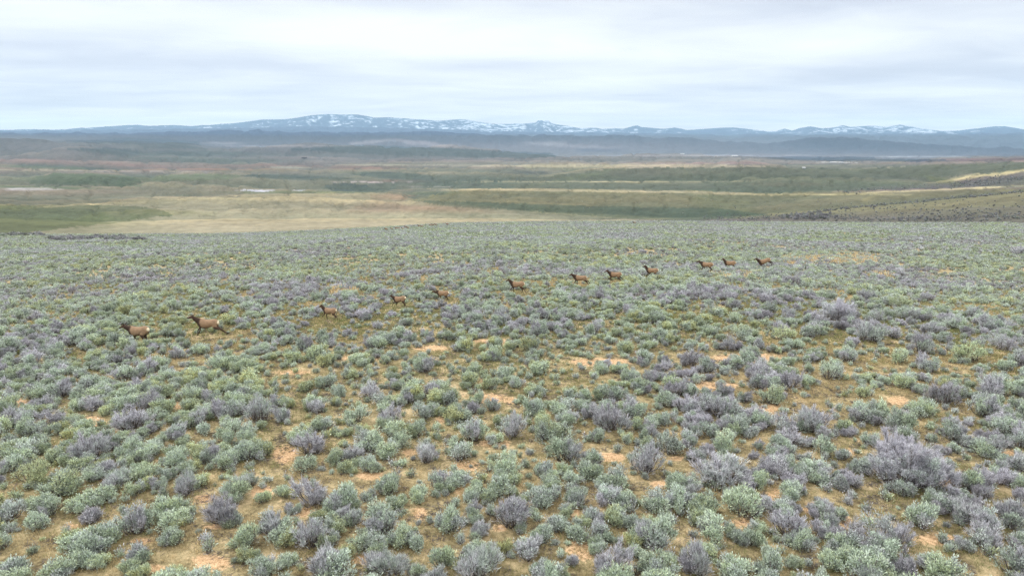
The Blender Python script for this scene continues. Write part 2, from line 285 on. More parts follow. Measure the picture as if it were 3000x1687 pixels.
PATCH = [ # x, y, half width, half height, tilt (px per px), colour, amount, sharpness
 (110, 650, 330, 34, .02, (92, 100, 58), .85, .5), (150, 625, 240, 16, .06, (96, 106, 60), .8, .5), (480, 622, 130, 8, .03, (118, 120, 66), .7, .5),
 (420, 604, 90, 9, -.10, (112, 112, 74), .5, .5),
 (900, 600, 420, 20, 0, (158, 146, 106), .5, .6), (1000, 648, 500, 26, -.02, (164, 152, 112), .8, .6), (1250, 612, 190, 11, .02, (150, 120, 92), .7, .7), (1130, 600, 60, 14, -.3, (150, 120, 94), .7, .6),
 (1130, 585, 90, 22, -.35, (146, 122, 92), .6, .5), (1330, 625, 130, 9, .06, (118, 118, 84), .7, .4), (1400, 645, 240, 8, -.03, (170, 158, 116), .8, .4),
 (640, 645, 120, 5, .0, (130, 118, 78), .4, .5), (1700, 622, 260, 12, .06, (88, 96, 74), .8, .5), (1500, 612, 260, 12, .06, (90, 98, 72), .8, .5),
 (1780, 633, 200, 5, .05, (166, 158, 112), .85, .35),
 (1330, 580, 110, 9, .02, (88, 96, 72), .7, .4), (1620, 590, 200, 16, .06, (118, 110, 76), .7, .5), (1900, 595, 180, 16, .03, (122, 112, 82), .5, .5),
 (2090, 590, 60, 30, .2, (104, 114, 66), .6, .5), (2180, 610, 30, 30, .3, (108, 116, 70), .6, .5), (2400, 600, 200, 12, -.05, (112, 100, 80), .5, .5),
 (2550, 585, 30, 14, -.6, (148, 138, 86), .6, .5),
 (1700, 559, 420, 3.2, .012, (172, 160, 122), .95, .3), (2000, 563, 250, 3.2, .03, (170, 158, 120), .9, .3), (1450, 556, 180, 2.4, -.01, (168, 156, 118), .8, .3), (2750, 556, 260, 2.6, -.045, (168, 158, 118), .9, .3),
 (2350, 570, 330, 1.8, .0, (170, 160, 112), .7, .3), (2900, 512, 150, 5.5, -.14, (176, 164, 116), .95, .3), (2960, 505, 80, 3, -.14, (176, 164, 116), .9, .3),
 (2850, 535, 200, 13, -.12, PLUM, .8, .5), (2700, 548, 260, 8, -.05, (100, 90, 90), .7, .5), (2650, 630, 420, 22, -.06, (104, 102, 82), .6, .6),
 (2800, 600, 260, 10, -.1, (112, 104, 74), .6, .5), (2500, 640, 420, 7, 0, (102, 96, 86), .6, .5), (2050, 645, 250, 4, 0, (104, 98, 96), .6, .5),
 (1600, 533, 260, 1.8, .0, (176, 166, 124), .8, .3), (2050, 532, 160, 1.5, .0, (156, 150, 112), .6, .3), (1950, 545, 300, 6, 0, (92, 98, 80), .5, .5),
 (2450, 540, 260, 12, -.06, (92, 98, 74), .6, .5), (2550, 522, 200, 7, .02, (88, 88, 80), .6, .5), (2750, 525, 60, 10, .3, (98, 104, 64), .7, .5),
 (2300, 540, 120, 5, .0, (118, 106, 78), .6, .5),
 (1780, 512, 120, 12, .0, (96, 100, 78), .6, .5), (1950, 505, 160, 9, 0, (108, 100, 82), .6, .5), (2250, 500, 200, 8, .02, (100, 100, 82), .6, .5), (1690, 520, 120, 6, -.2, (106, 116, 72), .6, .5), (2010, 515, 14, 12, .4, (116, 120, 82), .6, .5),
 (1600, 487, 260, 2.2, .0, (166, 156, 126), .8, .3), (1900, 482, 300, 1.8, .0, (150, 142, 122), .6, .3), (2700, 500, 300, 10, -.04, (92, 96, 74), .5, .5),
 (1540, 505, 80, 5, 0, SLATE, .5, .4), (1560, 524, 80, 5, 0, (80, 90, 78), .5, .4),
 (270, 525, 170, 12, 0, (78, 92, 66), .85, .5), (330, 528, 90, 6, 0, (64, 76, 70), .5, .5), (490, 525, 60, 7, 0, (90, 100, 70), .7, .5), (820, 517, 110, 5, .02, (70, 80, 72), .8, .4), (940, 522, 100, 4, .02, (70, 80, 74), .8, .4),
 (700, 528, 240, 8, 0, (112, 110, 84), .5, .5), (1140, 512, 110, 6, .04, (74, 86, 72), .8, .4), (1180, 530, 90, 4, 0, (124, 96, 84), .6, .5), (1100, 533, 110, 1.3, 0, (196, 180, 170), .6, .3), (1260, 548, 60, 1.4, 0, (190, 176, 160), .5, .3),
 (1350, 525, 160, 12, -.02, (88, 98, 82), .7, .5), (1020, 552, 90, 5, .03, (80, 92, 72), .8, .4), (1280, 567, 90, 5, -.02, (80, 94, 66), .8, .4),
 (520, 545, 140, 6, .06, (140, 132, 100), .6, .4), (800, 540, 220, 7, .03, (112, 112, 84), .6, .5), (850, 563, 280, 4, 0, (98, 108, 72), .7, .4),
 (110, 549, 200, 4, .02, (84, 100, 72), .8, .4), (95, 554, 75, 4.2, 0, (176, 172, 166), .8, .35), (60, 557, 50, 2, 0, (160, 152, 142), .7, .3), (765, 560.5, 32, 2.4, 0, (196, 196, 200), 1, .25), (745, 558, 50, 1.6, 0, (184, 184, 188), .9, .3), (877, 558.5, 18, 1.4, 0, (184, 182, 180), .9, .3),
 (160, 565, 260, 8, 0, (122, 108, 88), .6, .5), (150, 590, 240, 7, .0, (106, 98, 76), .6, .5), (700, 583, 320, 3, .02, (170, 158, 116), .8, .4), (260, 600, 160, 2.4, -.05, (166, 154, 110), .7, .4), (1000, 592, 300, 8, .01, (152, 142, 104), .6, .5),
 (170, 489, 190, 6, .015, (80, 92, 78), .8, .45), (420, 484, 110, 5, .05, (130, 90, 80), .7, .5), (760, 487, 220, 7, -.02, (128, 94, 80), .75, .5), (1070, 492, 110, 5, 0, (126, 92, 82), .7, .5), (200, 500, 400, 1.6, .01, (156, 144, 128), .6, .4),
 (80, 470, 260, 4, 0, (126, 94, 88), .7, .5), (520, 468, 260, 6, .01, (84, 98, 82), .7, .5), (840, 491, 60, 2.6, .02, (146, 140, 116), .8, .4), (120, 455, 160, 6, .05, (118, 106, 94), .6, .5), (350, 447, 110, 8, .06, (68, 84, 78), .95, .35),
 (480, 415, 150, 7, .05, (58, 72, 74), .95, .35), (560, 428, 60, 4, .3, (60, 76, 78), .8, .4), (230, 424, 80, 8, .08, (104, 98, 94), .7, .4), (400, 430, 90, 5, -.02, (108, 104, 98), .7, .4), (100, 412, 150, 8, .02, (88, 88, 88), .7, .5), (480, 452, 100, 5, -.02, (84, 98, 82), .7, .5), (660, 450, 110, 4, 0, (76, 92, 84), .7, .5),
 (1020, 435, 130, 9, .02, (66, 82, 78), .9, .4), (1250, 441, 250, 8, .04, (64, 80, 76), .9, .4), (1530, 455, 90, 6, .02, (72, 86, 82), .9, .35), (1150, 463, 500, 4, 0, (122, 106, 104), .7, .5), (950, 475, 80, 4, 0, (132, 112, 100), .6, .5),
 (1300, 480, 300, 5, 0, (120, 118, 96), .6, .5), (1300, 484, 320, 1.6, 0, (160, 150, 122), .6, .4), (1400, 500, 200, 5, .0, (110, 112, 92), .6, .5),
 (1080, 418, 60, 5, -.08, (150, 130, 128), .7, .4), (1240, 420, 90, 6, .1, (148, 128, 128), .7, .4), (1600, 420, 60, 4, 0, (146, 134, 130), .6, .4), (1690, 430, 140, 5, .06, (140, 126, 128), .6, .5), (640, 420, 60, 4, 0, (136, 124, 126), .6, .4), (850, 428, 200, 2, 0, (140, 124, 128), .6, .4),
 (1760, 440, 80, 5, 0, (80, 88, 104), .7, .5), (1350, 408, 200, 9, .04, (78, 84, 96), .5, .5), (2050, 456, 300, 2, 0, (150, 140, 148), .6, .4), (2700, 459, 160, 1.6, 0, (150, 150, 160), .4, .3), (2450, 476, 50, 1.2, 0, (220, 220, 222), .8, .3), (2420, 466, 170, 5, .01, (66, 78, 92), .95, .3), (2650, 470, 100, 4, 0, (74, 84, 96), .9, .35), (2320, 461, 70, 2.2, 0, (74, 84, 100), .8, .4),
 (2200, 478, 400, 3, 0, (132, 114, 112), .6, .5), (2900, 468, 160, 4, -.02, (112, 94, 92), .8, .5),
]
for (x, y, w, h, t, c, amt, sh) in PATCH:
    ex = (SX - x) / w; ey = (SY - y - t * (SX - x)) / h
    d = np.sqrt(ex * ex + ey * ey)
    m = (amt * (1 - sstep(1 - sh, 1 + sh, d)))[..., None]
    LC = LC * (1 - m) + lin(c) * m
def Z1(*p): return z1(*p)
POLY = [
 ([(300, 600), (700, 582), (1000, 584), (1199, 588), (1339, 607), (1500, 615), (1675, 628), (1849, 642), (2024, 650), (2024, 700), (0, 740), (0, 690), (300, 652)], (160, 150, 118), .6),
 ([(-80, 603), (290, 601), (420, 606), (520, 622), (470, 640), (300, 655), (160, 672), (0, 690), (-80, 700)], (92, 98, 62), .8),
 ([(1199, 586), (1281, 568), (1397, 556), (1733, 554), (2024, 558), (2257, 568), (2700, 560), (3100, 550), (3100, 600), (2257, 632), (2024, 650), (1849, 641), (1675, 627), (1500, 615), (1339, 607)], (112, 110, 78), .85),
 ([(1199, 586), (1339, 590), (1600, 600), (1850, 606), (2100, 610), (2257, 630), (2024, 650), (1849, 641), (1675, 627), (1500, 615), (1339, 607)], (76, 90, 70), 1.0),
 ([(1211, 556), (1281, 546), (1397, 534), (1675, 531), (1861, 535), (2080, 533), (2400, 525), (2600, 531), (2770, 538), (2700, 552), (2257, 567), (2024, 557), (1733, 552), (1397, 553)], (86, 94, 74), .9),
 ([(1560, 526), (1640, 512), (1760, 498), (1861, 492), (2000, 490), (2140, 486), (2257, 490), (2490, 496), (2723, 484), (3100, 470), (3100, 495), (2800, 515), (2600, 526), (2200, 527), (2080, 531), (1861, 533), (1803, 528), (1600, 530)], (84, 90, 70), .95),
 (z1((0, 400), (450, 385), (700, 360), (740, 350), (900, 348), (1200, 375), (1250, 390), (1170, 425), (850, 432), (600, 435), (0, 430)), (126, 118, 94), .75),
 (z1((150, 362), (180, 330), (250, 305), (440, 305), (560, 312), (640, 320), (720, 335), (740, 350), (690, 372), (400, 370)), (80, 94, 68), .85),
 (z1((740, 347), (900, 343), (1000, 338), (1250, 335), (1500, 340), (1650, 355), (1600, 377), (1200, 380), (900, 350)), (108, 108, 86), .8),
 (z1((760, 345), (800, 318), (1000, 308), (1220, 315), (1200, 335), (900, 342)), (92, 106, 74), .7),
 (z1((1220, 322), (1300, 308), (1500, 315), (1590, 342), (1400, 335)), (70, 84, 76), .85), (z1((1620, 374), (1700, 352), (1850, 366), (1915, 392), (1850, 402), (1640, 392)), (72, 86, 78), .85),
 (z1((1780, 312), (1860, 298), (2060, 302), (2180, 325), (2150, 345), (1900, 330)), (74, 86, 78), .8), (z1((1720, 385), (2000, 340), (2576, 330), (2576, 384), (2300, 395), (2080, 438), (2040, 415)), (86, 96, 82), .7),
 (z2((0, 335), (150, 330), (500, 343), (1000, 347), (1000, 385), (400, 386), (0, 386)), (98, 100, 80), .6),
 (z1((60, 275), (100, 255), (250, 253), (430, 265), (700, 275), (700, 288), (300, 285)), (78, 90, 76), .85), (z1((640, 262), (700, 225), (850, 222), (1150, 232), (1300, 262), (1000, 268)), (84, 98, 80), .7),
 (z1((780, 200), (900, 192), (1220, 198), (1200, 218), (900, 222)), (70, 88, 80), .8), (z1((0, 232), (200, 228), (650, 232), (1280, 268), (1300, 290), (700, 290), (0, 250)), (128, 98, 88), .55),
 (z1((340, 138), (640, 134), (760, 138), (850, 138), (960, 160), (1010, 182), (760, 180), (700, 160), (520, 154), (380, 154)), (56, 70, 76), .95), (z1((330, 183), (520, 178), (750, 196), (700, 216), (560, 206)), (58, 76, 78), .9),
 (z1((1420, 182), (1560, 176), (1760, 162), (2100, 174), (2350, 184), (2600, 198), (2600, 228), (2200, 222), (1900, 212), (1600, 196)), (58, 74, 70), .92), (z2((0, 198), (200, 204), (222, 230), (0, 236)), (60, 76, 72), .9),
 (z2((150, 268), (600, 262), (1300, 268), (1300, 274), (700, 276), (400, 280), (150, 276)), (158, 148, 120), .7),
 (z2((1470, 238), (1500, 222), (1820, 222), (1830, 240), (1600, 246)), (62, 74, 88), .9), (z2((1830, 240), (1900, 230), (2200, 236), (2220, 244), (2000, 248)), (64, 76, 88), .9),
]
def inside(px, py, poly):
    r_ = np.zeros(px.shape, bool); n_ = len(poly)
    for i_ in range(n_):
        xa, ya = poly[i_]; xb, yb = poly[(i_ + 1) % n_]
        if ya == yb: continue
        r_ ^= ((ya > py) != (yb > py)) & (px < (xb - xa) * (py - ya) / (yb - ya) + xa)
    return r_
mott = .55 + .9 * fbm(AG * 130, np.log(RG) * 42, 3, 61)
for pl, c_, am_ in POLY:
    m = (inside(SX + 60 * wob, PXY + 6 * wob + 4 * wob2, pl) * np.clip(am_ * mott, 0, 1) * (RG > 500))[..., None]
    LC = LC * (1 - m) + lin(c_) * m
for (x, y, w, h, t, c, amt, sh) in PATCH:
    if True:
        ex = (SX - x) / w; ey = (PXY + 2 * wob - y - t * (SX - x)) / h; d = np.sqrt(ex * ex + ey * ey)
        m = (amt * (.8 if h <= 3.5 or c == (150, 120, 92) else .30) * (1 - sstep(1 - sh, 1 + sh, d)))[..., None]; LC = LC * (1 - m) + lin(c) * m
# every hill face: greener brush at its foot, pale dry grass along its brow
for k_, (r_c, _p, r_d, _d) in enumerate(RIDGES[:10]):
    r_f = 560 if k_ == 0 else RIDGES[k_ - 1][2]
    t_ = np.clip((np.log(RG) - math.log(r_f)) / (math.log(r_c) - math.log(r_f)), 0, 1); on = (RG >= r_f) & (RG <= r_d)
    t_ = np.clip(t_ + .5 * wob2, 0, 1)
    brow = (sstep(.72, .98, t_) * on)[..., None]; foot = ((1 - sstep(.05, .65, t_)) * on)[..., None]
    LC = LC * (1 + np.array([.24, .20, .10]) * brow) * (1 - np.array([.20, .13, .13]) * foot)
hw = (sstep(650, 1500, RG) * (1 - sstep(11000, 15000, RG)))[..., None]  # relief shading put into the colour: green hollows and draws darkened, rises lightened
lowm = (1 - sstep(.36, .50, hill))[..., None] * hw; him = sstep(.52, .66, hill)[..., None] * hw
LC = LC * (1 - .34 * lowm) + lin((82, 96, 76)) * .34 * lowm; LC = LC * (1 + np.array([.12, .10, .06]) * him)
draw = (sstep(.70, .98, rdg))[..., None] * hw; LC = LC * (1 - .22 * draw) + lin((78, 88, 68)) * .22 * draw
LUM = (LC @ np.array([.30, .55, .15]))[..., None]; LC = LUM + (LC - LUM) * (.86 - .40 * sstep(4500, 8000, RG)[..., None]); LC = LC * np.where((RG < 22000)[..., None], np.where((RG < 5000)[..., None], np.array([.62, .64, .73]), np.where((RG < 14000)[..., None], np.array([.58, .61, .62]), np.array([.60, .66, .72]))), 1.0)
# snow lying on the far range
snown = fbm(AG * 120, np.log(RG) * 520, 4, 91, .6)
snowp = fbm(AG * 26, np.log(RG) * 6, 3, 93)
alt = (ZG - CAMZ) / RG
topm = (1 - sstep(383, 398, PXY)) * sstep(32000, 35000, RG)
right = sstep(1900, 2300, PXX) * (1 - sstep(2700, 2900, PXX)) ; mid = sstep(620, 900, PXX) * (1 - sstep(1650, 2000, PXX))
snow = sstep(0.575, 0.66, snown * 0.75 + 0.25 * snowp + 0.05 * right + 0.03 * mid - 0.10 * (1 - np.maximum(np.maximum(right, mid), 0.25)) ) * topm
SNOW = snow
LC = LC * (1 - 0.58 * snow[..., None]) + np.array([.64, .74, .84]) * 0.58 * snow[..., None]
near = (1 - sstep(425, 440, RG))
# bare soil seen between the shrubs
Z3 = 0.4052
SOIL = [(1500, 890, 90, 26), (1900, 840, 80, 50), (2060, 570, 90, 70), (680, 330, 90, 40), (1290, 215, 80, 25), (520, 1090, 60, 25), (1030, 1195, 80, 22), (1530, 1350, 150, 50), (2210, 985, 70, 40), (80, 165, 60, 20), (1100, 1395, 90, 35), (1420, 170, 50, 14), (700, 745, 80, 20), (1190, 610, 60, 18), (1530, 1090, 80, 20), (1750, 350, 60, 30)]
SOIL = [(a * Z3, 1100 + b * Z3, c * Z3, d * Z3) for a, b, c, d in SOIL]
SOIL += [(1000 + a * Z3, 1100 + b * Z3, c * Z3, d * Z3) for a, b, c, d in [(1100, 490, 130, 32), (900, 650, 110, 50), (200, 725, 90, 30), (1960, 590, 100, 34), (1740, 1260, 120, 80), (1350, 1185, 60, 40), (1150, 1095, 60, 30), (150, 1330, 80, 34), (500, 560, 60, 30), (2320, 780, 90, 30), (570, 995, 60, 50), (1240, 180, 80, 26), (720, 320, 40, 20), (870, 240, 50, 30), (2420, 600, 60, 20), (1040, 55, 60, 22), (850, 830, 50, 30), (1690, 990, 40, 40)]]
SOIL += [(2000 + a * Z3, 1100 + b * Z3, c * Z3, d * Z3) for a, b, c, d in [(700, 860, 110, 50), (1920, 770, 90, 40), (1820, 1180, 160, 45), (950, 970, 80, 50), (1200, 555, 60, 24), (10, 590, 40, 16), (2370, 560, 80, 24), (430, 1060, 110, 30), (640, 230, 90, 26), (1560, 180, 90, 40), (1930, 950, 70, 50), (560, 290, 110, 40), (1000, 720, 60, 30), (2250, 430, 90, 24), (1180, 1060, 40, 40)]]
SOIL += [(45, 1180, 60, 14), (1430, 1165, 60, 14), (1050, 1050, 60, 10), (860, 1090, 60, 8), (1260, 1020, 60, 9), (1760, 1060, 90, 12), (2200, 1050, 110, 16), (2080, 1130, 90, 14), (1900, 870, 60, 8), (1450, 1000, 70, 8)]
def soil_at(x, y):
    m = np.zeros(np.shape(x))
    for a, b, c, d in SOIL:
        q = np.sqrt(((x - a) / c) ** 2 + ((y - b) / d) ** 2); m = np.maximum(m, 1 - sstep(0.55, 1.45, q))
    return m
soil = soil_at(PXX, PXY) * (RG < 75) - .95 * sstep(45, 110, RG)

idx = np.arange(nR * nA).reshape(nR, nA)
quads = np.stack([idx[:-1, :-1], idx[1:, :-1], idx[1:, 1:], idx[:-1, 1:]], -1).reshape(-1, 4)[:, ::-1]
V = np.stack([XG, YG, ZG], -1).reshape(-1, 3)

def new_mat(name):
    m = bpy.data.materials.new(name); m.use_nodes = True; m.node_tree.nodes.clear(); return m, NT(m.node_tree)
def finish(m, T, colr, rough=0.9, bump=None, bstr=0.3, bdist=0.05, trans=0.0, spec=0.2):
    out = T.add('ShaderNodeOutputMaterial'); p = T.add('ShaderNodeBsdfPrincipled')
    T.val(p.inputs['Base Color'], colr); T.val(p.inputs['Roughness'], rough); p.inputs['Specular IOR Level'].default_value = spec
    if bump is not None:
        b = T.add('ShaderNodeBump'); b.inputs['Strength'].default_value = bstr; b.inputs['Distance'].default_value = bdist
        T.val(b.inputs['Height'], bump); T.link(b.outputs[0], p.inputs['Normal'])
    if trans > 0:
        tr = T.add('ShaderNodeBsdfTranslucent'); T.val(tr.inputs[0], colr)
        mx = T.add('ShaderNodeMixShader'); mx.inputs[0].default_value = trans
        T.link(p.outputs[0], mx.inputs[1]); T.link(tr.outputs[0], mx.inputs[2]); T.link(mx.outputs[0], out.inputs[0])
    else: T.link(p.outputs[0], out.inputs[0])
    return m
def attr(T, name, typ='GEOMETRY'):
    n = T.add('ShaderNodeAttribute'); n.attribute_name = name; n.attribute_type = typ; return n

gm, T = new_mat('land')
geo = T.add('ShaderNodeNewGeometry'); P = geo.outputs['Position']
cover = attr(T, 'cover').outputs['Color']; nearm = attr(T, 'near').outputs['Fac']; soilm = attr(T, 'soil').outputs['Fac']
n1 = T.noise(P, 0.11, 5, 0.6); n2 = T.noise(P, 0.9, 6, 0.65); n3 = T.noise(P, 7.0, 5, 0.7); n4 = T.noise(P, 28.0, 3, 0.7)
grass = T.ramp(T.math('ADD', T.math('MULTIPLY', n2, 0.6), T.math('MULTIPLY', n3, 0.4)),
               [(0.38, (0.085, 0.064, 0.038)), (0.45, (0.175, 0.145, 0.080)), (0.52, (0.280, 0.230, 0.130)), (0.62, (0.430, 0.340, 0.210))])
soilc = T.ramp(T.math('ADD', T.math('MULTIPLY', n3, 0.6), T.math('MULTIPLY', n4, 0.4)),
               [(0.38, (0.220, 0.140, 0.075)), (0.47, (0.390, 0.255, 0.142)), (0.6, (0.580, 0.410, 0.260))])
sm = T.math('ADD', T.math('MULTIPLY', soilm, 0.46), T.math('MULTIPLY', n1, 0.42))
sm = T.math('ADD', sm, T.math('MULTIPLY', T.math('SUBTRACT', n2, 0.5), 0.75))
sm = T.math('ADD', sm, T.math('MULTIPLY', T.math('SUBTRACT', n3, 0.5), 1.1))
sm = T.rng(sm, 0.34, 0.62, 0, 1, True)
nearc = T.mix(sm, grass, soilc)
farn = T.noise(P, 0.020, 6, 0.72); farn2 = T.noise(P, 0.0035, 6, 0.7); farn3 = T.noise(P, 0.11, 4, 0.7)
fv = T.math('ADD', T.math('MULTIPLY', T.math('SUBTRACT', farn, 0.5), 1.0), T.math('MULTIPLY', T.math('SUBTRACT', farn2, 0.5), 0.7))
fv = T.math('ADD', fv, T.math('MULTIPLY', T.math('SUBTRACT', farn3, 0.5), 0.9))
fvv = T.rng(fv, -0.42, 0.42, 0.52, 1.46)
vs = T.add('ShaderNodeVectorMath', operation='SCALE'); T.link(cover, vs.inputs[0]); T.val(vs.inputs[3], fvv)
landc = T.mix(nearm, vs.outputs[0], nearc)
hb = T.math('MULTIPLY', T.math('ADD', T.math('MULTIPLY', n3, 0.6), T.math('MULTIPLY', n4, 0.4)), 0.06)
hf = T.math('ADD', T.math('MULTIPLY', farn2, 34.0), T.math('ADD', T.math('MULTIPLY', farn, 7.0), T.math('MULTIPLY', farn3, 1.4)))
hh = T.math('ADD', T.math('MULTIPLY', hb, nearm), T.math('MULTIPLY', hf, T.math('SUBTRACT', 1.0, nearm)))
finish(gm, T, landc, 0.95, hh, 0.8, 1.0, spec=0.1)
me = mesh_from('ground', V, quads.ravel(), np.full(len(quads), 4), [gm], True)
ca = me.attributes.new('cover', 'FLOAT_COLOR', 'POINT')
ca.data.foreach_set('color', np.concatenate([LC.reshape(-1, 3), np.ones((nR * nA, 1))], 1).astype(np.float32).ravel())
me.attributes.new('near', 'FLOAT', 'POINT').data.foreach_set('value', near.astype(np.float32).ravel())
me.attributes.new('soil', 'FLOAT', 'POINT').data.foreach_set('value', soil.astype(np.float32).ravel())
g_ob = bpy.data.objects.new('ground', me); col.objects.link(g_ob); tag(g_ob, kind='structure')

# ------------------------------------------------------------------ materials of the plants
def leaf_mat(name):
    """grey lilac to green sagebrush leaf; 'g' says how leafy a twig is, 'tint' how green the whole bush is"""
    m, T = new_mat(name)
    g = attr(T, 'g').outputs['Fac']; tint = attr(T, 'tint', 'INSTANCER').outputs['Fac']; sh = attr(T, 'val', 'INSTANCER').outputs['Fac']
    v = T.math('ADD', T.math('MULTIPLY', g, 0.66), T.math('SUBTRACT', tint, 0.32))
    c = T.ramp(v, [(0.02, (0.425, 0.420, 0.465)), (0.20, (0.470, 0.475, 0.505)), (0.38, (0.435, 0.485, 0.460)), (0.60, (0.425, 0.505, 0.412)), (0.82, (0.440, 0.510, 0.345)), (1.0, (0.490, 0.500, 0.270))])
    geo = T.add('ShaderNodeNewGeometry')
    r = T.rng(geo.outputs['Random Per Island'], 0, 1, 0.42, 1.55)
    s = T.math('MULTIPLY', r, T.math('ADD', sh, 0.0))
    vs = T.add('ShaderNodeVectorMath', operation='SCALE'); T.link(c, vs.inputs[0]); T.val(vs.inputs[3], s)
    return finish(m, T, vs.outputs[0], 0.85, trans=0.06, spec=0.15)
def wood_mat(name, a=(0.065, 0.052, 0.044), b=(0.20, 0.18, 0.175)):
    m, T = new_mat(name); tcn = T.add('ShaderNodeTexCoord')
    n = T.noise(tcn.outputs['Object'], 9.0, 4, 0.6)
    return finish(m, T, T.ramp(n, [(0.35, a), (0.65, b)]), 0.9, spec=0.1)
LEAF = leaf_mat('sagebrush_leaf'); WOOD = wood_mat('sagebrush_wood'); DEAD = wood_mat('dead_wood', (0.10, 0.09, 0.085), (0.42, 0.39, 0.39))

rng = np.random.default_rng(11)
def nrm(v): return v / np.maximum(np.linalg.norm(v, axis=-1, keepdims=True), 1e-9)
def tubes(segs, sides=3):
    """segs: (p0, p1, r0, r1) rows -> vertex, face arrays of thin prisms"""
    s = np.array(segs, float); n = len(s); p0 = s[:, 0:3]; p1 = s[:, 3:6]; r0 = s[:, 6]; r1 = s[:, 7]
    d = nrm(p1 - p0); a = nrm(np.cross(d, np.where(np.abs(d[:, 2:3]) > .9, [[1., 0, 0]], [[0, 0, 1.]]))); b = np.cross(d, a)
    V = []
    for k in range(sides):
        t = 2 * math.pi * k / sides; o = math.cos(t) * a + math.sin(t) * b
        V.append(p0 + o * r0[:, None]); V.append(p1 + o * r1[:, None])
    V = np.stack(V, 1).reshape(-1, 3); base = np.arange(n)[:, None] * (2 * sides); Fc = []
    for k in range(sides):
        k2 = (k + 1) % sides
        Fc.append(base + np.array([[2 * k, 2 * k2, 2 * k2 + 1, 2 * k + 1]]))
    return V, np.concatenate(Fc, 0)
def blades(P0, D, L, Wd):
    """little pointed leaves: diamonds folded out of random planes"""
    n = len(P0); side = nrm(np.cross(D, nrm(rng.normal(size=(n, 3)))))
    m = P0 + D * (L * 0.55)[:, None]
    V = np.stack([P0, m + side * (Wd / 2)[:, None], P0 + D * L[:, None], m - side * (Wd / 2)[:, None]], 1).reshape(-1, 3)
    return V, (np.arange(n)[:, None] * 4 + np.arange(4)[None, :])

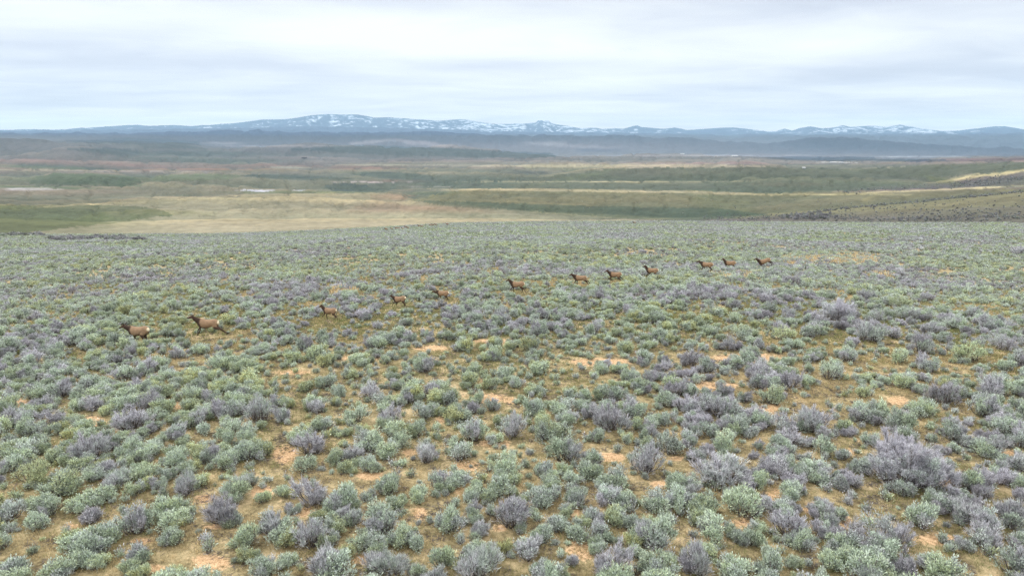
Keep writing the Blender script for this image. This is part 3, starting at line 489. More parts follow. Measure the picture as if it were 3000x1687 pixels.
def sub_crown(w, h, kind, detail=1.0, leafsize=1.0):
    """multi-stemmed shrub of width w and height h, base at the origin; kind 0 = bare grey twigs ... 1 = full leafy crown"""
    R = w / 2; segs = []; LP = []; LD = []; LL = []; LW = []; LG = []
    nst = int(max(5, (9 + 7 * R) * min(1, detail + .3)))
    lob = []
    lop = rng.normal(size=4) * 0.34; lph = rng.uniform(0, 6.28, 4)
    for i in range(nst):
        a = 2.4 * i + rng.normal() * 0.4; q = math.sqrt((i + .5) / nst) * rng.uniform(.75, 1.08)
        q = min(q, 1.05); rr = R * q * (1 + sum(lop[k] * math.sin((k + 1) * a + lph[k]) for k in range(4)) * .5)
        top = h * (0.50 + 0.50 * math.sqrt(max(0, 1 - min(q, 1) ** 2))) * rng.uniform(.58, 1.15)
        e = np.array([rr * math.cos(a), rr * math.sin(a), top])
        b0 = np.array([.10 * R * math.cos(a), .10 * R * math.sin(a), -0.05]) + rng.normal(size=3) * [.05 * R, .05 * R, 0]
        mid = b0 * .45 + e * .55 + np.array([.06 * rr * math.cos(a), .06 * rr * math.sin(a), -.10 * h]) + rng.normal(size=3) * .05 * R
        r0 = .020 + .015 * R
        segs.append([*b0, *mid, r0, r0 * .6]); segs.append([*mid, *e, r0 * .6, .005])
        lob.append((mid, e))
        nb = int(3 + 3 * detail)
        for k in range(nb):
            t = rng.uniform(.1, .9); p = mid * (1 - t) + e * t
            d = nrm(nrm(e - mid) + rng.normal(size=3) * .55 + np.array([0, 0, .15]))
            ln = rng.uniform(.16, .34) * (R * .55 + .18) * 1.25
            en = p + d * ln; segs.append([*p, *en, r0 * .38, .004]); lob.append((p, en))
    # leaf clumps round the ends of the twigs
    dens = int((26 if kind > .4 else 34) * detail)
    for (p, e) in lob:
        rad = rng.uniform(.055, .11) * (1 + R * .55) * (1.15 if kind > .5 else .95)
        n = max(3, int(dens * rng.uniform(.5, 1.4)))
        ax = nrm(e - p); cg = rng.uniform(0, 1)
        if kind < .35 or (kind < .7 and rng.random() < .5 and p[2] < .55 * h):        # bare twiggy spray
            t = rng.uniform(.25, 1, n)[:, None]; st = p * (1 - t) + e * t
            D = nrm(ax + rng.normal(size=(n, 3)) * .42 + [0, 0, .18])
            LP.append(st + rng.normal(size=(n, 3)) * rad * .30); LD.append(D)
            LL.append(rng.uniform(.07, .17, n) * (1 + .35 * R)); LW.append(rng.uniform(.007, .014, n) * leafsize)
            LG.append(np.full(n, cg * .35) + rng.uniform(0, .15, n))
            if kind > .12 and rng.random() < .30 + kind:
                m = max(2, int(n * .5)); o = nrm(rng.normal(size=(m, 3))) * rad * rng.random((m, 1)) ** .4 * .7
                LP.append(e + o); LD.append(nrm(ax + nrm(o) + rng.normal(size=(m, 3)) * .4)); LL.append(rng.uniform(.035, .07, m)); LW.append(rng.uniform(.014, .024, m) * leafsize); LG.append(np.full(m, .55 + cg * .4))
        else:
            o = nrm(rng.normal(size=(n, 3))) * rad * rng.random((n, 1)) ** .35
            o[:, 2] = o[:, 2] * .85
            LP.append(e + o - ax * .02); LD.append(nrm(ax * .9 + nrm(o) * .8 + rng.normal(size=(n, 3)) * .35 + [0, 0, .25]))
            LL.append(rng.uniform(.045, .095, n) * (1 + .2 * R)); LW.append(rng.uniform(.018, .034, n) * leafsize)
            LG.append(np.clip(.45 + cg * .45 + rng.uniform(-.12, .12, n), 0, 1))
    nf = int(430 * detail * (.5 + R)); a = rng.uniform(0, 6.28, nf); cz = rng.random(nf) ** .8
    rr = R * np.sqrt(np.clip(1 - cz * cz, 0, 1)) * (1 + sum(lop[k] * np.sin((k + 1) * a + lph[k]) for k in range(4)) * .6)
    sc_ = .55 + .5 * rng.random(nf) ** .5; lump = .62 + .62 * vnoise(a * 1.5 + 40, cz * 2.6, int(rng.integers(1e6)))
    S = np.stack([rr * np.cos(a), rr * np.sin(a), h * (.12 + .86 * cz)], 1) * (sc_ * lump)[:, None]
    D = nrm(S + [0, 0, .12 * h] + rng.normal(size=(nf, 3)) * .22 * R)
    if kind < .35:
        lf = rng.uniform(.10, .24, nf) * (.55 + .6 * R); LP.append(S - D * (lf * .55)[:, None]); LD.append(D); LL.append(lf); LW.append(rng.uniform(.007, .015, nf) * leafsize); LG.append(rng.uniform(0, .35, nf))
    elif kind < .7:
        low = cz + rng.normal(0, .2, nf) < .62; lf = np.where(low, rng.uniform(.09, .20, nf) * (.6 + .5 * R), rng.uniform(.04, .08, nf))
        LP.append(S - D * (lf * .5)[:, None]); LD.append(D); LL.append(lf); LW.append(np.where(low, .011, .022) * rng.uniform(.7, 1.3, nf) * leafsize); LG.append(np.where(low, .2, .75) + rng.uniform(-.15, .15, nf))
    else:
        lf = rng.uniform(.04, .09, nf); LP.append(S); LD.append(nrm(D + rng.normal(size=(nf, 3)) * .3 + [0, 0, .3])); LL.append(lf); LW.append(rng.uniform(.016, .030, nf) * leafsize); LG.append(np.clip(.30 + .5 * (lump - .62) / .6 + .15 * cz + rng.uniform(-.1, .1, nf), 0, 1))
    P0 = np.concatenate(LP); D = np.concatenate(LD); L = np.concatenate(LL) * (1 + .35 * (leafsize - 1)); Wd = np.concatenate(LW); G = np.concatenate(LG)
    P0[:, 2] = np.maximum(P0[:, 2], .01)
    bv, bf = blades(P0, D, L, Wd); tv, tf = tubes(segs)
    return (bv, bf, np.repeat(G, 4)), (tv, tf)
def shrub_arrays(w, h, kind, detail=1.0, leafsize=1.0):
    """several leaning crowns of unequal size grown into each other"""
    k = int(rng.integers(2, 5)) if w < 2.4 else 6; A = []; B = []; o1 = o2 = 0; ang = rng.uniform(0, 6.28)
    for i in range(k):
        f = (.78 if i == 0 else rng.uniform(.38, .66)); a = ang + i * 6.28 / k * rng.uniform(.7, 1.3); d = (.08 if i == 0 else .50 * rng.uniform(.75, 1.25)) * w * .5
        (bv, bf, g), (tv, tf) = sub_crown(w * f, h * min(1, f + .24) * rng.uniform(.72, 1.08), min(1, max(0, kind + rng.normal(0, .30))), detail * .72, leafsize)
        off = np.array([math.cos(a) * d, math.sin(a) * d, 0]); lean = np.array([math.cos(a), math.sin(a)]) * rng.uniform(0, .30)
        for v in (bv, tv): v[:, 0] += off[0] + lean[0] * v[:, 2]; v[:, 1] += off[1] + lean[1] * v[:, 2]
        A.append((bv, bf + o1, np.clip(g + rng.normal(0, .20) + rng.normal(0, .10, len(bv) // 4).repeat(4), 0, 1))); o1 += len(bv); B.append((tv, tf + o2)); o2 += len(tv)
    V1 = np.concatenate([x[0] for x in A]); sc = .52 * w / np.percentile(np.hypot(V1[:, 0], V1[:, 1]), 94)
    for x in A + B: x[0][:, :2] *= sc
    return (np.concatenate([x[0] for x in A]), np.concatenate([x[1] for x in A]), np.concatenate([x[2] for x in A])), (np.concatenate([x[0] for x in B]), np.concatenate([x[1] for x in B]))
def leaf_mesh(name, bv, bf, g):
    me = mesh_from(name, bv, bf.ravel(), np.full(len(bf), 4), [LEAF])
    me.attributes.new('g', 'FLOAT', 'POINT').data.foreach_set('value', g.astype(np.float32)); return me
def wood_mesh(name, tv, tf, mat=None): return mesh_from(name, tv, tf.ravel(), np.full(len(tf), 4), [mat or WOOD])
def joined_mesh(name, a, b):
    bv, bf, g = a; tv, tf = b
    V = np.concatenate([bv, tv]); Fc = np.concatenate([bf, tf + len(bv)])
    me = mesh_from(name, V, Fc.ravel(), np.full(len(Fc), 4), [LEAF, WOOD])
    me.polygons.foreach_set('material_index', np.concatenate([np.zeros(len(bf), np.int32), np.ones(len(tf), np.int32)]))
    me.attributes.new('g', 'FLOAT', 'POINT').data.foreach_set('value', np.concatenate([g, np.zeros(len(tv))]).astype(np.float32)); return me

# shapes for the single bushes: size class x leafiness
SIZES = [(.55, .42), (.85, .60), (1.2, .80), (1.7, 1.05)]
KINDS = {'G': .95, 'M': .5, 'L': .1}
LIB = {}
for si, (w, h) in enumerate(SIZES):
    for kn, kv in KINDS.items():
        for v in range(4 if si in (1, 2) else 3):
            a, b = shrub_arrays(w, h, kv, 1.0 if si < 3 else 1.15)
            LIB.setdefault((si, kn), []).append((leaf_mesh('foliage', *a), wood_mesh('branches', *b)))
a, b = shrub_arrays(3.5, 2.1, .16, 3.4); BIG = (leaf_mesh('foliage', *a), wood_mesh('branches', *b))
a, b = shrub_arrays(2.6, 1.5, .05, 2.2); BIG2 = (leaf_mesh('foliage', *a), wood_mesh('branches', *b))

# ------------------------------------------------------------------ bushes one can tell apart: read from the photograph (x, base y, width, kind)
HAND = []
def H(x0, y0, s, rows):
    for r in rows: HAND.append((x0 + r[0] * s, y0 + r[1] * s, r[2] * s, r[3] * s, r[4]))
H(0, 1100, Z3, [(650, 600, 300, 190, 'L'), (900, 600, 140, 110, 'G'), (1280, 470, 170, 110, 'L'), (960, 385, 260, 150, 'L'), (430, 95, 95, 65, 'G'), (690, 240, 180, 100, 'L'), (760, 125, 140, 85, 'G'), (190, 600, 260, 130, 'G'), (240, 770, 330, 180, 'G'), (450, 860, 290, 170, 'G'), (1350, 850, 240, 180, 'M'), (1070, 815, 130, 90, 'Y'), (1700, 870, 270, 150, 'M'), (1620, 1050, 300, 190, 'L'), (990, 1110, 280, 280, 'M'), (1210, 990, 200, 130, 'G'), (2250, 560, 230, 190, 'L'), (2200, 690, 220, 130, 'G'), (2250, 920, 260, 270, 'L'), (2430, 640, 140, 200, 'G'), (1880, 335, 240, 180, 'M'), (2290, 265, 130, 90, 'L'), (2440, 150, 110, 90, 'G'), (710, 915, 230, 90, 'G'), (310, 985, 210, 120, 'G'), (80, 1035, 210, 190, 'M'), (560, 985, 190, 110, 'G'), (660, 1055, 150, 90, 'L'), (260, 1110, 190, 120, 'G'), (500, 1215, 150, 85, 'Y'), (810, 1185, 170, 130, 'G'), (1690, 1085, 140, 90, 'G'), (1270, 1110, 110, 70, 'Y'), (2000, 1160, 230, 230, 'M'), (2260, 1235, 280, 230, 'M'), (1790, 1225, 200, 160, 'G'), (1240, 1215, 190, 110, 'M'), (680, 1290, 260, 170, 'M'), (80, 1440, 180, 120, 'G'), (440, 1455, 280, 140, 'G'), (600, 1370, 200, 110, 'G'), (2370, 1445, 260, 210, 'L'), (1900, 1440, 210, 130, 'G'), (1010, 1340, 160, 120, 'M'), (1060, 760, 220, 130, 'G'), (1210, 745, 150, 110, 'M'), (1290, 645, 200, 110, 'G'), (1640, 665, 180, 120, 'M'), (1790, 610, 180, 130, 'G'), (1780, 495, 140, 100, 'G'), (1650, 505, 130, 130, 'G'), (1540, 600, 120, 90, 'L'), (380, 350, 200, 110, 'L'), (180, 380, 150, 120, 'L'), (60, 290, 110, 80, 'M'), (1150, 330, 180, 110, 'G'), (1430, 360, 150, 100, 'M'), (1010, 710, 130, 90, 'G'), (780, 700, 130, 80, 'L'), (1480, 420, 120, 80, 'G'), (1800, 420, 130, 90, 'M'), (2330, 380, 200, 90, 'G'), (2050, 330, 130, 90, 'L'), (1900, 915, 120, 80, 'G'), (2420, 990, 150, 120, 'M'), (300, 240, 150, 80, 'L'), (30, 560, 120, 80, 'G'), (570, 170, 140, 80, 'G'), (1090, 230, 200, 110, 'M'), (1440, 110, 120, 90, 'G'), (1620, 240, 170, 90, 'G'), (1240, 120, 130, 80, 'M')])
H(1000, 1100, Z3, [(210, 165, 190, 120, 'L'), (300, 215, 190, 90, 'G'), (470, 190, 150, 90, 'M'), (660, 145, 120, 100, 'L'), (350, 360, 190, 140, 'L'), (110, 335, 190, 140, 'G'), (200, 545, 250, 140, 'G'), (430, 515, 210, 130, 'G'), (90, 610, 190, 90, 'L'), (210, 685, 160, 110, 'G'), (20, 710, 120, 110, 'G'), (60, 835, 80, 80, 'G'), (950, 450, 220, 150, 'M'), (1000, 195, 100, 85, 'G'), (950, 270, 90, 100, 'L'), (1240, 430, 210, 180, 'M'), (1480, 455, 200, 180, 'G'), (1260, 80, 120, 70, 'G'), (1430, 135, 90, 65, 'G'), (1760, 185, 120, 90, 'G'), (1980, 180, 140, 110, 'G'), (2330, 220, 130, 150, 'G'), (2380, 105, 190, 120, 'G'), (2150, 105, 140, 90, 'G'), (1950, 395, 260, 220, 'L'), (1390, 275, 160, 120, 'M'), (1610, 270, 210, 110, 'G'), (2160, 280, 120, 80, 'G'), (2320, 355, 110, 120, 'G'), (1850, 475, 130, 100, 'M'), (1620, 605, 270, 230, 'M'), (2210, 690, 260, 220, 'M'), (2370, 565, 190, 140, 'G'), (1200, 705, 300, 220, 'G'), (1460, 725, 130, 170, 'G'), (850, 605, 230, 150, 'G'), (620, 615, 170, 120, 'L'), (1790, 745, 190, 170, 'G'), (1990, 805, 260, 150, 'G'), (2430, 825, 160, 160, 'G'), (340, 855, 190, 140, 'M'), (560, 905, 160, 160, 'G'), (700, 825, 160, 180, 'M'), (850, 785, 200, 90, 'G'), (1220, 1085, 330, 300, 'L'), (980, 845, 130, 90, 'G'), (1500, 895, 210, 120, 'M'), (1660, 905, 110, 120, 'G'), (1900, 925, 200, 130, 'W'), (300, 1130, 300, 220, 'M'), (400, 955, 180, 100, 'G'), (780, 1115, 220, 160, 'G'), (1300, 1120, 90, 90, 'G'), (1450, 1205, 190, 170, 'G'), (1700, 1185, 170, 110, 'G'), (1840, 1245, 110, 120, 'G'), (1550, 1110, 160, 110, 'G'), (2270, 1245, 310, 270, 'M'), (1960, 1455, 310, 270, 'L'), (2290, 1460, 310, 190, 'G'), (1000, 1455, 390, 260, 'M'), (720, 1375, 180, 190, 'G'), (330, 1425, 370, 180, 'M'), (90, 1080, 140, 140, 'M'), (1440, 1440, 150, 100, 'G'), (1180, 1295, 130, 110, 'Y'), (1770, 300, 130, 110, 'L'), (600, 300, 170, 130, 'M'), (760, 300, 110, 80, 'G'), (780, 190, 120, 80, 'M'), (1080, 250, 120, 90, 'L'), (1830, 1060, 160, 120, 'M'), (2130, 390, 120, 90, 'G'), (1010, 1150, 140, 90, 'L'), (550, 1260, 140, 110, 'G'), (2110, 1110, 140, 130, 'G'), (1660, 1370, 100, 70, 'L')])
H(2000, 1100, Z3, [(270, 305, 290, 230, 'M'), (640, 200, 190, 160, 'G'), (540, 100, 140, 120, 'L'), (940, 390, 280, 290, 'L'), (1160, 405, 120, 90, 'G'), (430, 385, 130, 110, 'G'), (190, 435, 170, 120, 'M'), (50, 485, 120, 160, 'M'), (480, 435, 120, 70, 'G'), (290, 545, 140, 140, 'G'), (690, 530, 160, 120, 'G'), (1010, 565, 150, 120, 'G'), (1150, 605, 100, 150, 'M'), (1290, 330, 190, 180, 'M'), (1410, 315, 190, 160, 'G'), (1560, 405, 250, 180, 'M'), (1720, 295, 200, 150, 'G'), (1900, 205, 270, 190, 'L'), (2160, 285, 240, 180, 'M'), (2220, 150, 210, 140, 'L'), (2330, 425, 230, 160, 'G'), (1950, 470, 190, 140, 'L'), (1610, 760, 600, 400, 'X'), (1850, 700, 200, 170, 'M'), (1580, 865, 180, 140, 'M'), (2090, 825, 190, 150, 'G'), (2010, 905, 160, 90, 'G'), (2180, 580, 210, 120, 'G'), (1800, 925, 120, 130, 'G'), (250, 765, 410, 210, 'L'), (420, 1010, 320, 250, 'G'), (90, 1005, 170, 180, 'G'), (770, 685, 160, 120, 'M'), (870, 755, 150, 100, 'G'), (780, 885, 190, 130, 'G'), (1130, 825, 130, 180, 'M'), (770, 1155, 280, 240, 'L'), (1060, 1115, 150, 170, 'M'), (860, 1245, 200, 130, 'G'), (1450, 1210, 370, 290, 'L'), (1140, 1270, 220, 130, 'G'), (170, 1115, 130, 90, 'L'), (170, 1040, 130, 80, 'Y'), (1720, 1085, 230, 170, 'G'), (2200, 1130, 220, 170, 'L'), (2360, 1085, 220, 220, 'M'), (90, 1405, 260, 230, 'L'), (370, 1460, 300, 190, 'G'), (640, 1445, 230, 260, 'G'), (500, 1225, 150, 130, 'G'), (1300, 1460, 370, 230, 'G'), (1850, 1460, 300, 190, 'G'), (2390, 1425, 260, 260, 'L'), (1600, 1440, 150, 130, 'L'), (560, 800, 150, 120, 'G'), (330, 360, 110, 70, 'M'), (860, 400, 110, 80, 'G'), (2440, 820, 120, 120, 'G'), (2300, 700, 130, 90, 'M'), (1260, 700, 150, 130, 'M'), (2060, 520, 140, 90, 'M')])
Z4 = 0.3882
H(2000, 650, Z4, [(1180, 745, 290, 170, 'X2'), (790, 735, 115, 90, 'L'), (650, 700, 140, 100, 'M'), (1450, 765, 170, 160, 'M'), (1720, 740, 180, 100, 'M'), (430, 880, 190, 110, 'M'), (560, 735, 100, 65, 'L'), (750, 890, 200, 110, 'G'), (850, 955, 150, 90, 'G'), (570, 955, 90, 100, 'M'), (1400, 895, 230, 150, 'M'), (1040, 785, 130, 80, 'L'), (960, 855, 150, 90, 'L'), (50, 1085, 170, 130, 'L'), (110, 1215, 110, 120, 'M'), (480, 1075, 140, 100, 'G'), (570, 1190, 190, 190, 'L'), (800, 1250, 190, 200, 'L'), (1100, 1185, 230, 160, 'M'), (1790, 985, 240, 170, 'L'), (2180, 1050, 250, 180, 'G'), (2400, 965, 200, 180, 'L'), (2050, 800, 230, 110, 'M'), (2280, 825, 160, 130, 'M'), (2520, 1085, 140, 180, 'M'), (2340, 1290, 230, 150, 'M'), (1620, 645, 200, 95, 'G'), (1380, 595, 150, 90, 'L'), (1840, 595, 130, 70, 'L'), (840, 475, 150, 75, 'L'), (2545, 255, 130, 80, 'L'), (1640, 1060, 170, 110, 'G'), (1860, 850, 160, 100, 'L'), (2180, 730, 150, 90, 'M'), (1250, 1050, 160, 110, 'M')])

def col_of(kn):
    if kn == 'G': return KINDS['G'], rng.uniform(.40, .58)
    if kn == 'Y': return KINDS['G'], rng.uniform(.78, .9)
    if kn == 'M': return KINDS['M'], rng.uniform(.28, .44)
    if kn == 'W': return KINDS['L'], .30
    return KINDS['L'], rng.uniform(.22, .33)
bush = []          # x, y, z, width, kind letter, tint, photo x, photo y, wanted height
for (x, y, w, h, kn) in HAND:
    X, Y, Z = hit(x, min(y, 1700)); d = to_px(X, Y, Z)[2]
    wm = w * d / F * (.86 if kn != 'X' else .80); bush.append([X, Y, Z, wm, kn, x, y, h * d / F])
hx = np.array([[b[0], b[1], b[3]] for b in bush])

# ------------------------------------------------------------------ the rest of the sagebrush, scattered over the whole slope
def scatter(cell, rmin, rmax, jit=.9, seed=1, half=42):
    r_ = np.random.default_rng(seed)
    n = int(rmax / cell) + 1; gx, gy = np.meshgrid(np.arange(-n, n) * cell, np.arange(0, n) * cell)
    gx = gx + np.where((np.arange(gx.shape[0]) % 2)[:, None] > 0, cell / 2, 0)
    a = gx.ravel(); b = gy.ravel(); r = np.hypot(a, b)
    k = (r > rmin * .9) & (r < rmax * 1.1) & (np.abs(np.degrees(np.arctan2(a, b))) < half + 2); a = a[k]; b = b[k]
    a = a + (r_.random(len(a)) - .5) * cell * jit * 1.4; b = b + (r_.random(len(b)) - .5) * cell * jit * 1.4
    r = np.hypot(a, b); k = (r > rmin) & (r < rmax) & (np.abs(np.degrees(np.arctan2(a, b))) < half)
    return a[k], b[k], r_
ELK = [(408, 963, 101, .2), (610, 941, 98, 1.2), (966, 906, 60, 1.6), (1170, 872, 58, 1.2), (1296, 856, 56, 1.1), (1514, 829, 62, 2.2), (1698, 811, 56, 2.0), (1800, 801, 55, 2.4), (1908, 789, 50, 1.8), (2068, 772, 48, 1.6), (2136, 768, 47, 1.0), (2236, 762, 52, 1.6)]
elk_xy = [(*hit(a_, b_ + .42 * c_)[:2], d_) for a_, b_, c_, d_ in ELK]
def cull_near_hand(X, Y, f=.42):
    keep = np.ones(len(X), bool)
    for ex_, ey_, reach in elk_xy:                          # open ground just in front of each animal
        er = math.hypot(ex_, ey_); ux, uy = -ex_ / er, -ey_ / er
        al = (X - ex_) * ux + (Y - ey_) * uy; ac = np.abs(-(X - ex_) * uy + (Y - ey_) * ux)
        keep &= ~((al > -.5) & (al < reach * 2.2) & (ac < 1.25))
    for hx_, hy_, w in hx:
        keep &= (X - hx_) ** 2 + (Y - hy_) ** 2 > (w * f) ** 2
    return keep
pts = []      # columns: x y width tint lodclass val
X1, Y1, r_ = scatter(.62, 13, 470, seed=4)
R1 = np.hypot(X1, Y1)
dn = fbm(X1 / 3.2, Y1 / 3.2, 2, 209) * .35 + fbm(X1 / 8, Y1 / 8, 3, 201) * .35 + fbm(X1 / 26, Y1 / 26, 3, 205) * .30
prob = .12 + .58 * sstep(.41, .57, dn) + .10 * sstep(70, 150, R1)
pX, pY, _ = to_px(X1, Y1, ground(X1, Y1))
prob = prob * (1 - .7 * soil_at(pX, pY) * (R1 < 75))
k = (r_.random(len(X1)) < prob) & cull_near_hand(X1, Y1); X1 = X1[k]; Y1 = Y1[k]; R1 = R1[k]
W1 = np.exp(r_.normal(-.56, .40, len(X1))) * (.80 + .45 * fbm(X1 / 15, Y1 / 15, 2, 222)) 
W1 = np.clip(W1, .24, 1.15); W1 = np.where(R1 < 20, np.minimum(W1, 1.0), W1)
tn = fbm(X1 / 12, Y1 / 12, 3, 301)
T1 = np.clip(.45 + (.45 * (tn - .5) * 1.6 + r_.normal(0, .09, len(X1))) * (1 - .35 * sstep(90, 200, R1)), .20, .68)
X2, Y2, r2 = scatter(.62, 13, 110, seed=9)
R2 = np.hypot(X2, Y2); pX, pY, _ = to_px(X2, Y2, ground(X2, Y2))
k = (r2.random(len(X2)) < (.50 + .35 * (fbm(X2 / 5, Y2 / 5, 2, 77) - .5)) * (1 - .6 * soil_at(pX, pY) * (R2 < 75))) & cull_near_hand(X2, Y2, .36); X2 = X2[k]; Y2 = Y2[k]; R2 = R2[k]
W2 = r2.uniform(.18, .48, len(X2)); T2 = np.clip(r2.normal(.50, .12, len(X2)) + .3 * (fbm(X2 / 12, Y2 / 12, 3, 301) - .5), .15, .9)
AX = np.concatenate([X1, X2]); AY = np.concatenate([Y1, Y2]); AW = np.concatenate([W1, W2]); AT = np.concatenate([T1, T2])
AZh = ground(AX, AY); apx, apy, apd = to_px(AX, AY, AZh)
size_px = AW * F / apd * ((apx > 20) & (apx < 2980) & (apy < 1760) & (apy > 600))
need = 300 - len(bush); pick = np.argsort(-size_px)[:max(need, 0)]
for i in pick:
    t = AT[i]; kn = 'G' if t > .46 else ('M' if t > .32 else 'L')
    bush.append([AX[i], AY[i], AZh[i], AW[i], kn, apx[i], apy[i], None])
rest = np.ones(len(AX), bool); rest[pick] = False

COLW = {'G': 'silvery green', 'Y': 'yellow-green', 'M': 'grey-green', 'L': 'bare lilac-grey', 'W': 'whitish grey'}
BANDS = [(1600, 'at the bottom edge'), (1500, 'just above the bottom edge'), (1400, 'low in the foreground'), (1300, 'in the middle of the foreground'), (1200, 'in the upper foreground'), (1100, 'behind the foreground bushes'), (950, 'on the slope below the elk'), (0, 'far up the slope near the elk')]
SIDES = ['far left', 'left', 'centre left', 'centre right', 'right', 'far right']
RANK = ['leftmost', 'second', 'third', 'fourth', 'fifth', 'sixth', 'seventh', 'eighth', 'ninth', 'tenth', 'eleventh', 'twelfth', 'thirteenth', 'fourteenth', 'fifteenth']
keys = {}
for i, b in enumerate(bush):
    kn = b[4]; w = b[3]
    b.append('large' if w > 1.7 else ('medium' if w > 1.0 else 'small'))
    if kn in ('X', 'X2'): continue
    band = next(t for y, t in BANDS if b[6] >= y); side = SIDES[int(min(5, max(0, b[5] // 500)))]
    keys.setdefault((b[8], COLW[kn], band, side), []).append(i)
labels = {}
for (sz, cw, band, side), ids in keys.items():
    ids.sort(key=lambda i: bush[i][5])
    for n, i in enumerate(ids):
        base = f"{sz} {cw} bush {band}, {side}"
        if len(ids) > 1: base += ', ' + (RANK[n] if n == 0 else (RANK[n] + ' from left'))
        labels[i] = base
vr = np.random.default_rng(5)
for i, b in enumerate(bush):
    X, Y, Z, w, kn = b[:5]; tall = b[7]
    if kn == 'X': mf, mb = BIG; bw, bh = 3.5, 2.1; tint = .20; lab = 'biggest bush, a broad lilac-grey dome of bare twigs at the lower right'
    elif kn == 'X2': mf, mb = BIG2; bw, bh = 2.6, 1.5; tint = .20; lab = 'wide lilac-grey bare bush standing alone to the right, below the rearmost elk'
    else:
        kk = {'G': 'G', 'Y': 'G', 'M': 'M', 'L': 'L', 'W': 'L'}[kn]
        si = int(np.argmin([abs(math.log(w / s[0])) for s in SIZES])); bw, bh = SIZES[si]
        mf, mb = LIB[(si, kk)][vr.integers(len(LIB[(si, kk)]))]; tint = col_of(kn)[1]; lab = labels[i]
    o = bpy.data.objects.new('sagebrush', None); col.objects.link(o); o.empty_display_size = .2
    o.location = (X, Y, Z - .02); o.rotation_euler = (0, 0, vr.uniform(0, 6.28))
    s = w / bw; sz = s * vr.uniform(.85, 1.1)
    if tall is not None: sz = min(max(tall * 1.02 / bh, s * .75), s * 1.25)
    o.scale = (s, s, sz)
    tag(o, lab, 'shrub', 'sagebrush plants spread over the near slope')
    for nm, me_ in (('foliage', mf), ('branches', mb)):
        c = bpy.data.objects.new(nm, me_); col.objects.link(c); c.parent = o
        if nm == 'foliage': c['tint'] = float(tint); c['val'] = float(vr.uniform(.85, 1.12) * (1.35 if kn == 'W' else (1.22 if kn in ('X', 'X2') else 1)))

# ---- one object for the thousands that nobody could count
def proto_collection(name, meshes):
    c = bpy.data.collections.new(name)
    for i, m in enumerate(meshes):
        c.objects.link(bpy.data.objects.new(f'{name}_{i:02d}', m))
    return c
PR = []      # (width) of each prototype
def addp(w, h, kv, detail, ls): 
    a, b = shrub_arrays(w, h, kv, detail, ls); PR.append(w); return joined_mesh('bush', a, b)
protos = [addp(.9, .62, kv, 1.0, 1.0) for kv in (.95, .95, .95, .5, .5, .5, .1, .1, .1)]             # 0-8 near
protos += [addp(.9, .62, kv, .42, 1.9) for kv in (.95, .95, .95, .5, .5, .5, .1, .1, .1)]           # 9-17 middle
protos += [addp(.9, .60, kv, .26, 3.4) for kv in (.95, .95, .95, .5, .5, .5, .1, .1, .1)]           # 18-26 far
protos += [addp(.35, .25, .95, .42, .9), addp(.35, .22, .95, .42, .9), addp(.35, .25, .5, .42, .9)]  # 27-29 seedlings
PRW = np.array(PR); pcol = proto_collection('bush', protos)

def instancer(name, X, Y, Z, scale, rot, idx, tint, val, pc, kindlabel, cat, zs=None):
    me = bpy.data.meshes.new(name); n = len(X); me.vertices.add(n)
    me.vertices.foreach_set('co', np.stack([X, Y, Z], 1).astype(np.float32).ravel())
    sc = np.stack([scale, scale, scale * (zs if zs is not None else 1)], 1).astype(np.float32)
    me.attributes.new('scl', 'FLOAT_VECTOR', 'POINT').data.foreach_set('vector', sc.ravel())
    me.attributes.new('rot', 'FLOAT_VECTOR', 'POINT').data.foreach_set('vector', np.stack([0 * rot, 0 * rot, rot], 1).astype(np.float32).ravel())
    me.attributes.new('idx', 'INT', 'POINT').data.foreach_set('value', idx.astype(np.int32))
    me.attributes.new('tint', 'FLOAT', 'POINT').data.foreach_set('value', tint.astype(np.float32))
    me.attributes.new('val', 'FLOAT', 'POINT').data.foreach_set('value', val.astype(np.float32))
    o = bpy.data.objects.new(name, me); col.objects.link(o); tag(o, kindlabel, cat, kind='stuff')
    ng = bpy.data.node_groups.new(name, 'GeometryNodeTree')
    ng.interface.new_socket('Geometry', in_out='INPUT', socket_type='NodeSocketGeometry'); ng.interface.new_socket('Geometry', in_out='OUTPUT', socket_type='NodeSocketGeometry')
    N = ng.nodes; L = ng.links; gi = N.new('NodeGroupInput'); go = N.new('NodeGroupOutput')
    ci = N.new('GeometryNodeCollectionInfo'); ci.inputs[0].default_value = pc; ci.inputs['Separate Children'].default_value = True; ci.inputs['Reset Children'].default_value = True
    ip = N.new('GeometryNodeInstanceOnPoints'); ip.inputs['Pick Instance'].default_value = True
    def named(nm, t): q = N.new('GeometryNodeInputNamedAttribute'); q.data_type = t; q.inputs[0].default_value = nm; return q.outputs[0]
    L.new(gi.outputs[0], ip.inputs['Points']); L.new(ci.outputs[0], ip.inputs['Instance'])
    L.new(named('idx', 'INT'), ip.inputs['Instance Index']); L.new(named('scl', 'FLOAT_VECTOR'), ip.inputs['Scale'])
    er = N.new('FunctionNodeEulerToRotation'); L.new(named('rot', 'FLOAT_VECTOR'), er.inputs[0]); L.new(er.outputs[0], ip.inputs['Rotation'])
    L.new(ip.outputs[0], go.inputs[0])
    md = o.modifiers.new('scatter', 'NODES'); md.node_group = ng
    return o
bx_, by_, bz_, bw_, bt_ = AX[rest], AY[rest], AZh[rest], AW[rest], AT[rest]
br_ = np.hypot(bx_, by_); r3 = np.random.default_rng(77); n = len(bx_)
kofs = np.where(bt_ > .47, 0, np.where(bt_ > .29, 3, 6)) + r3.integers(0, 3, n)
idxs = kofs + np.where(br_ < 70, 0, np.where(br_ < 170, 9, 18))
sd = bw_ < .5; idxs = np.where(sd & (br_ < 110), 27 + r3.integers(0, 3, n), idxs)
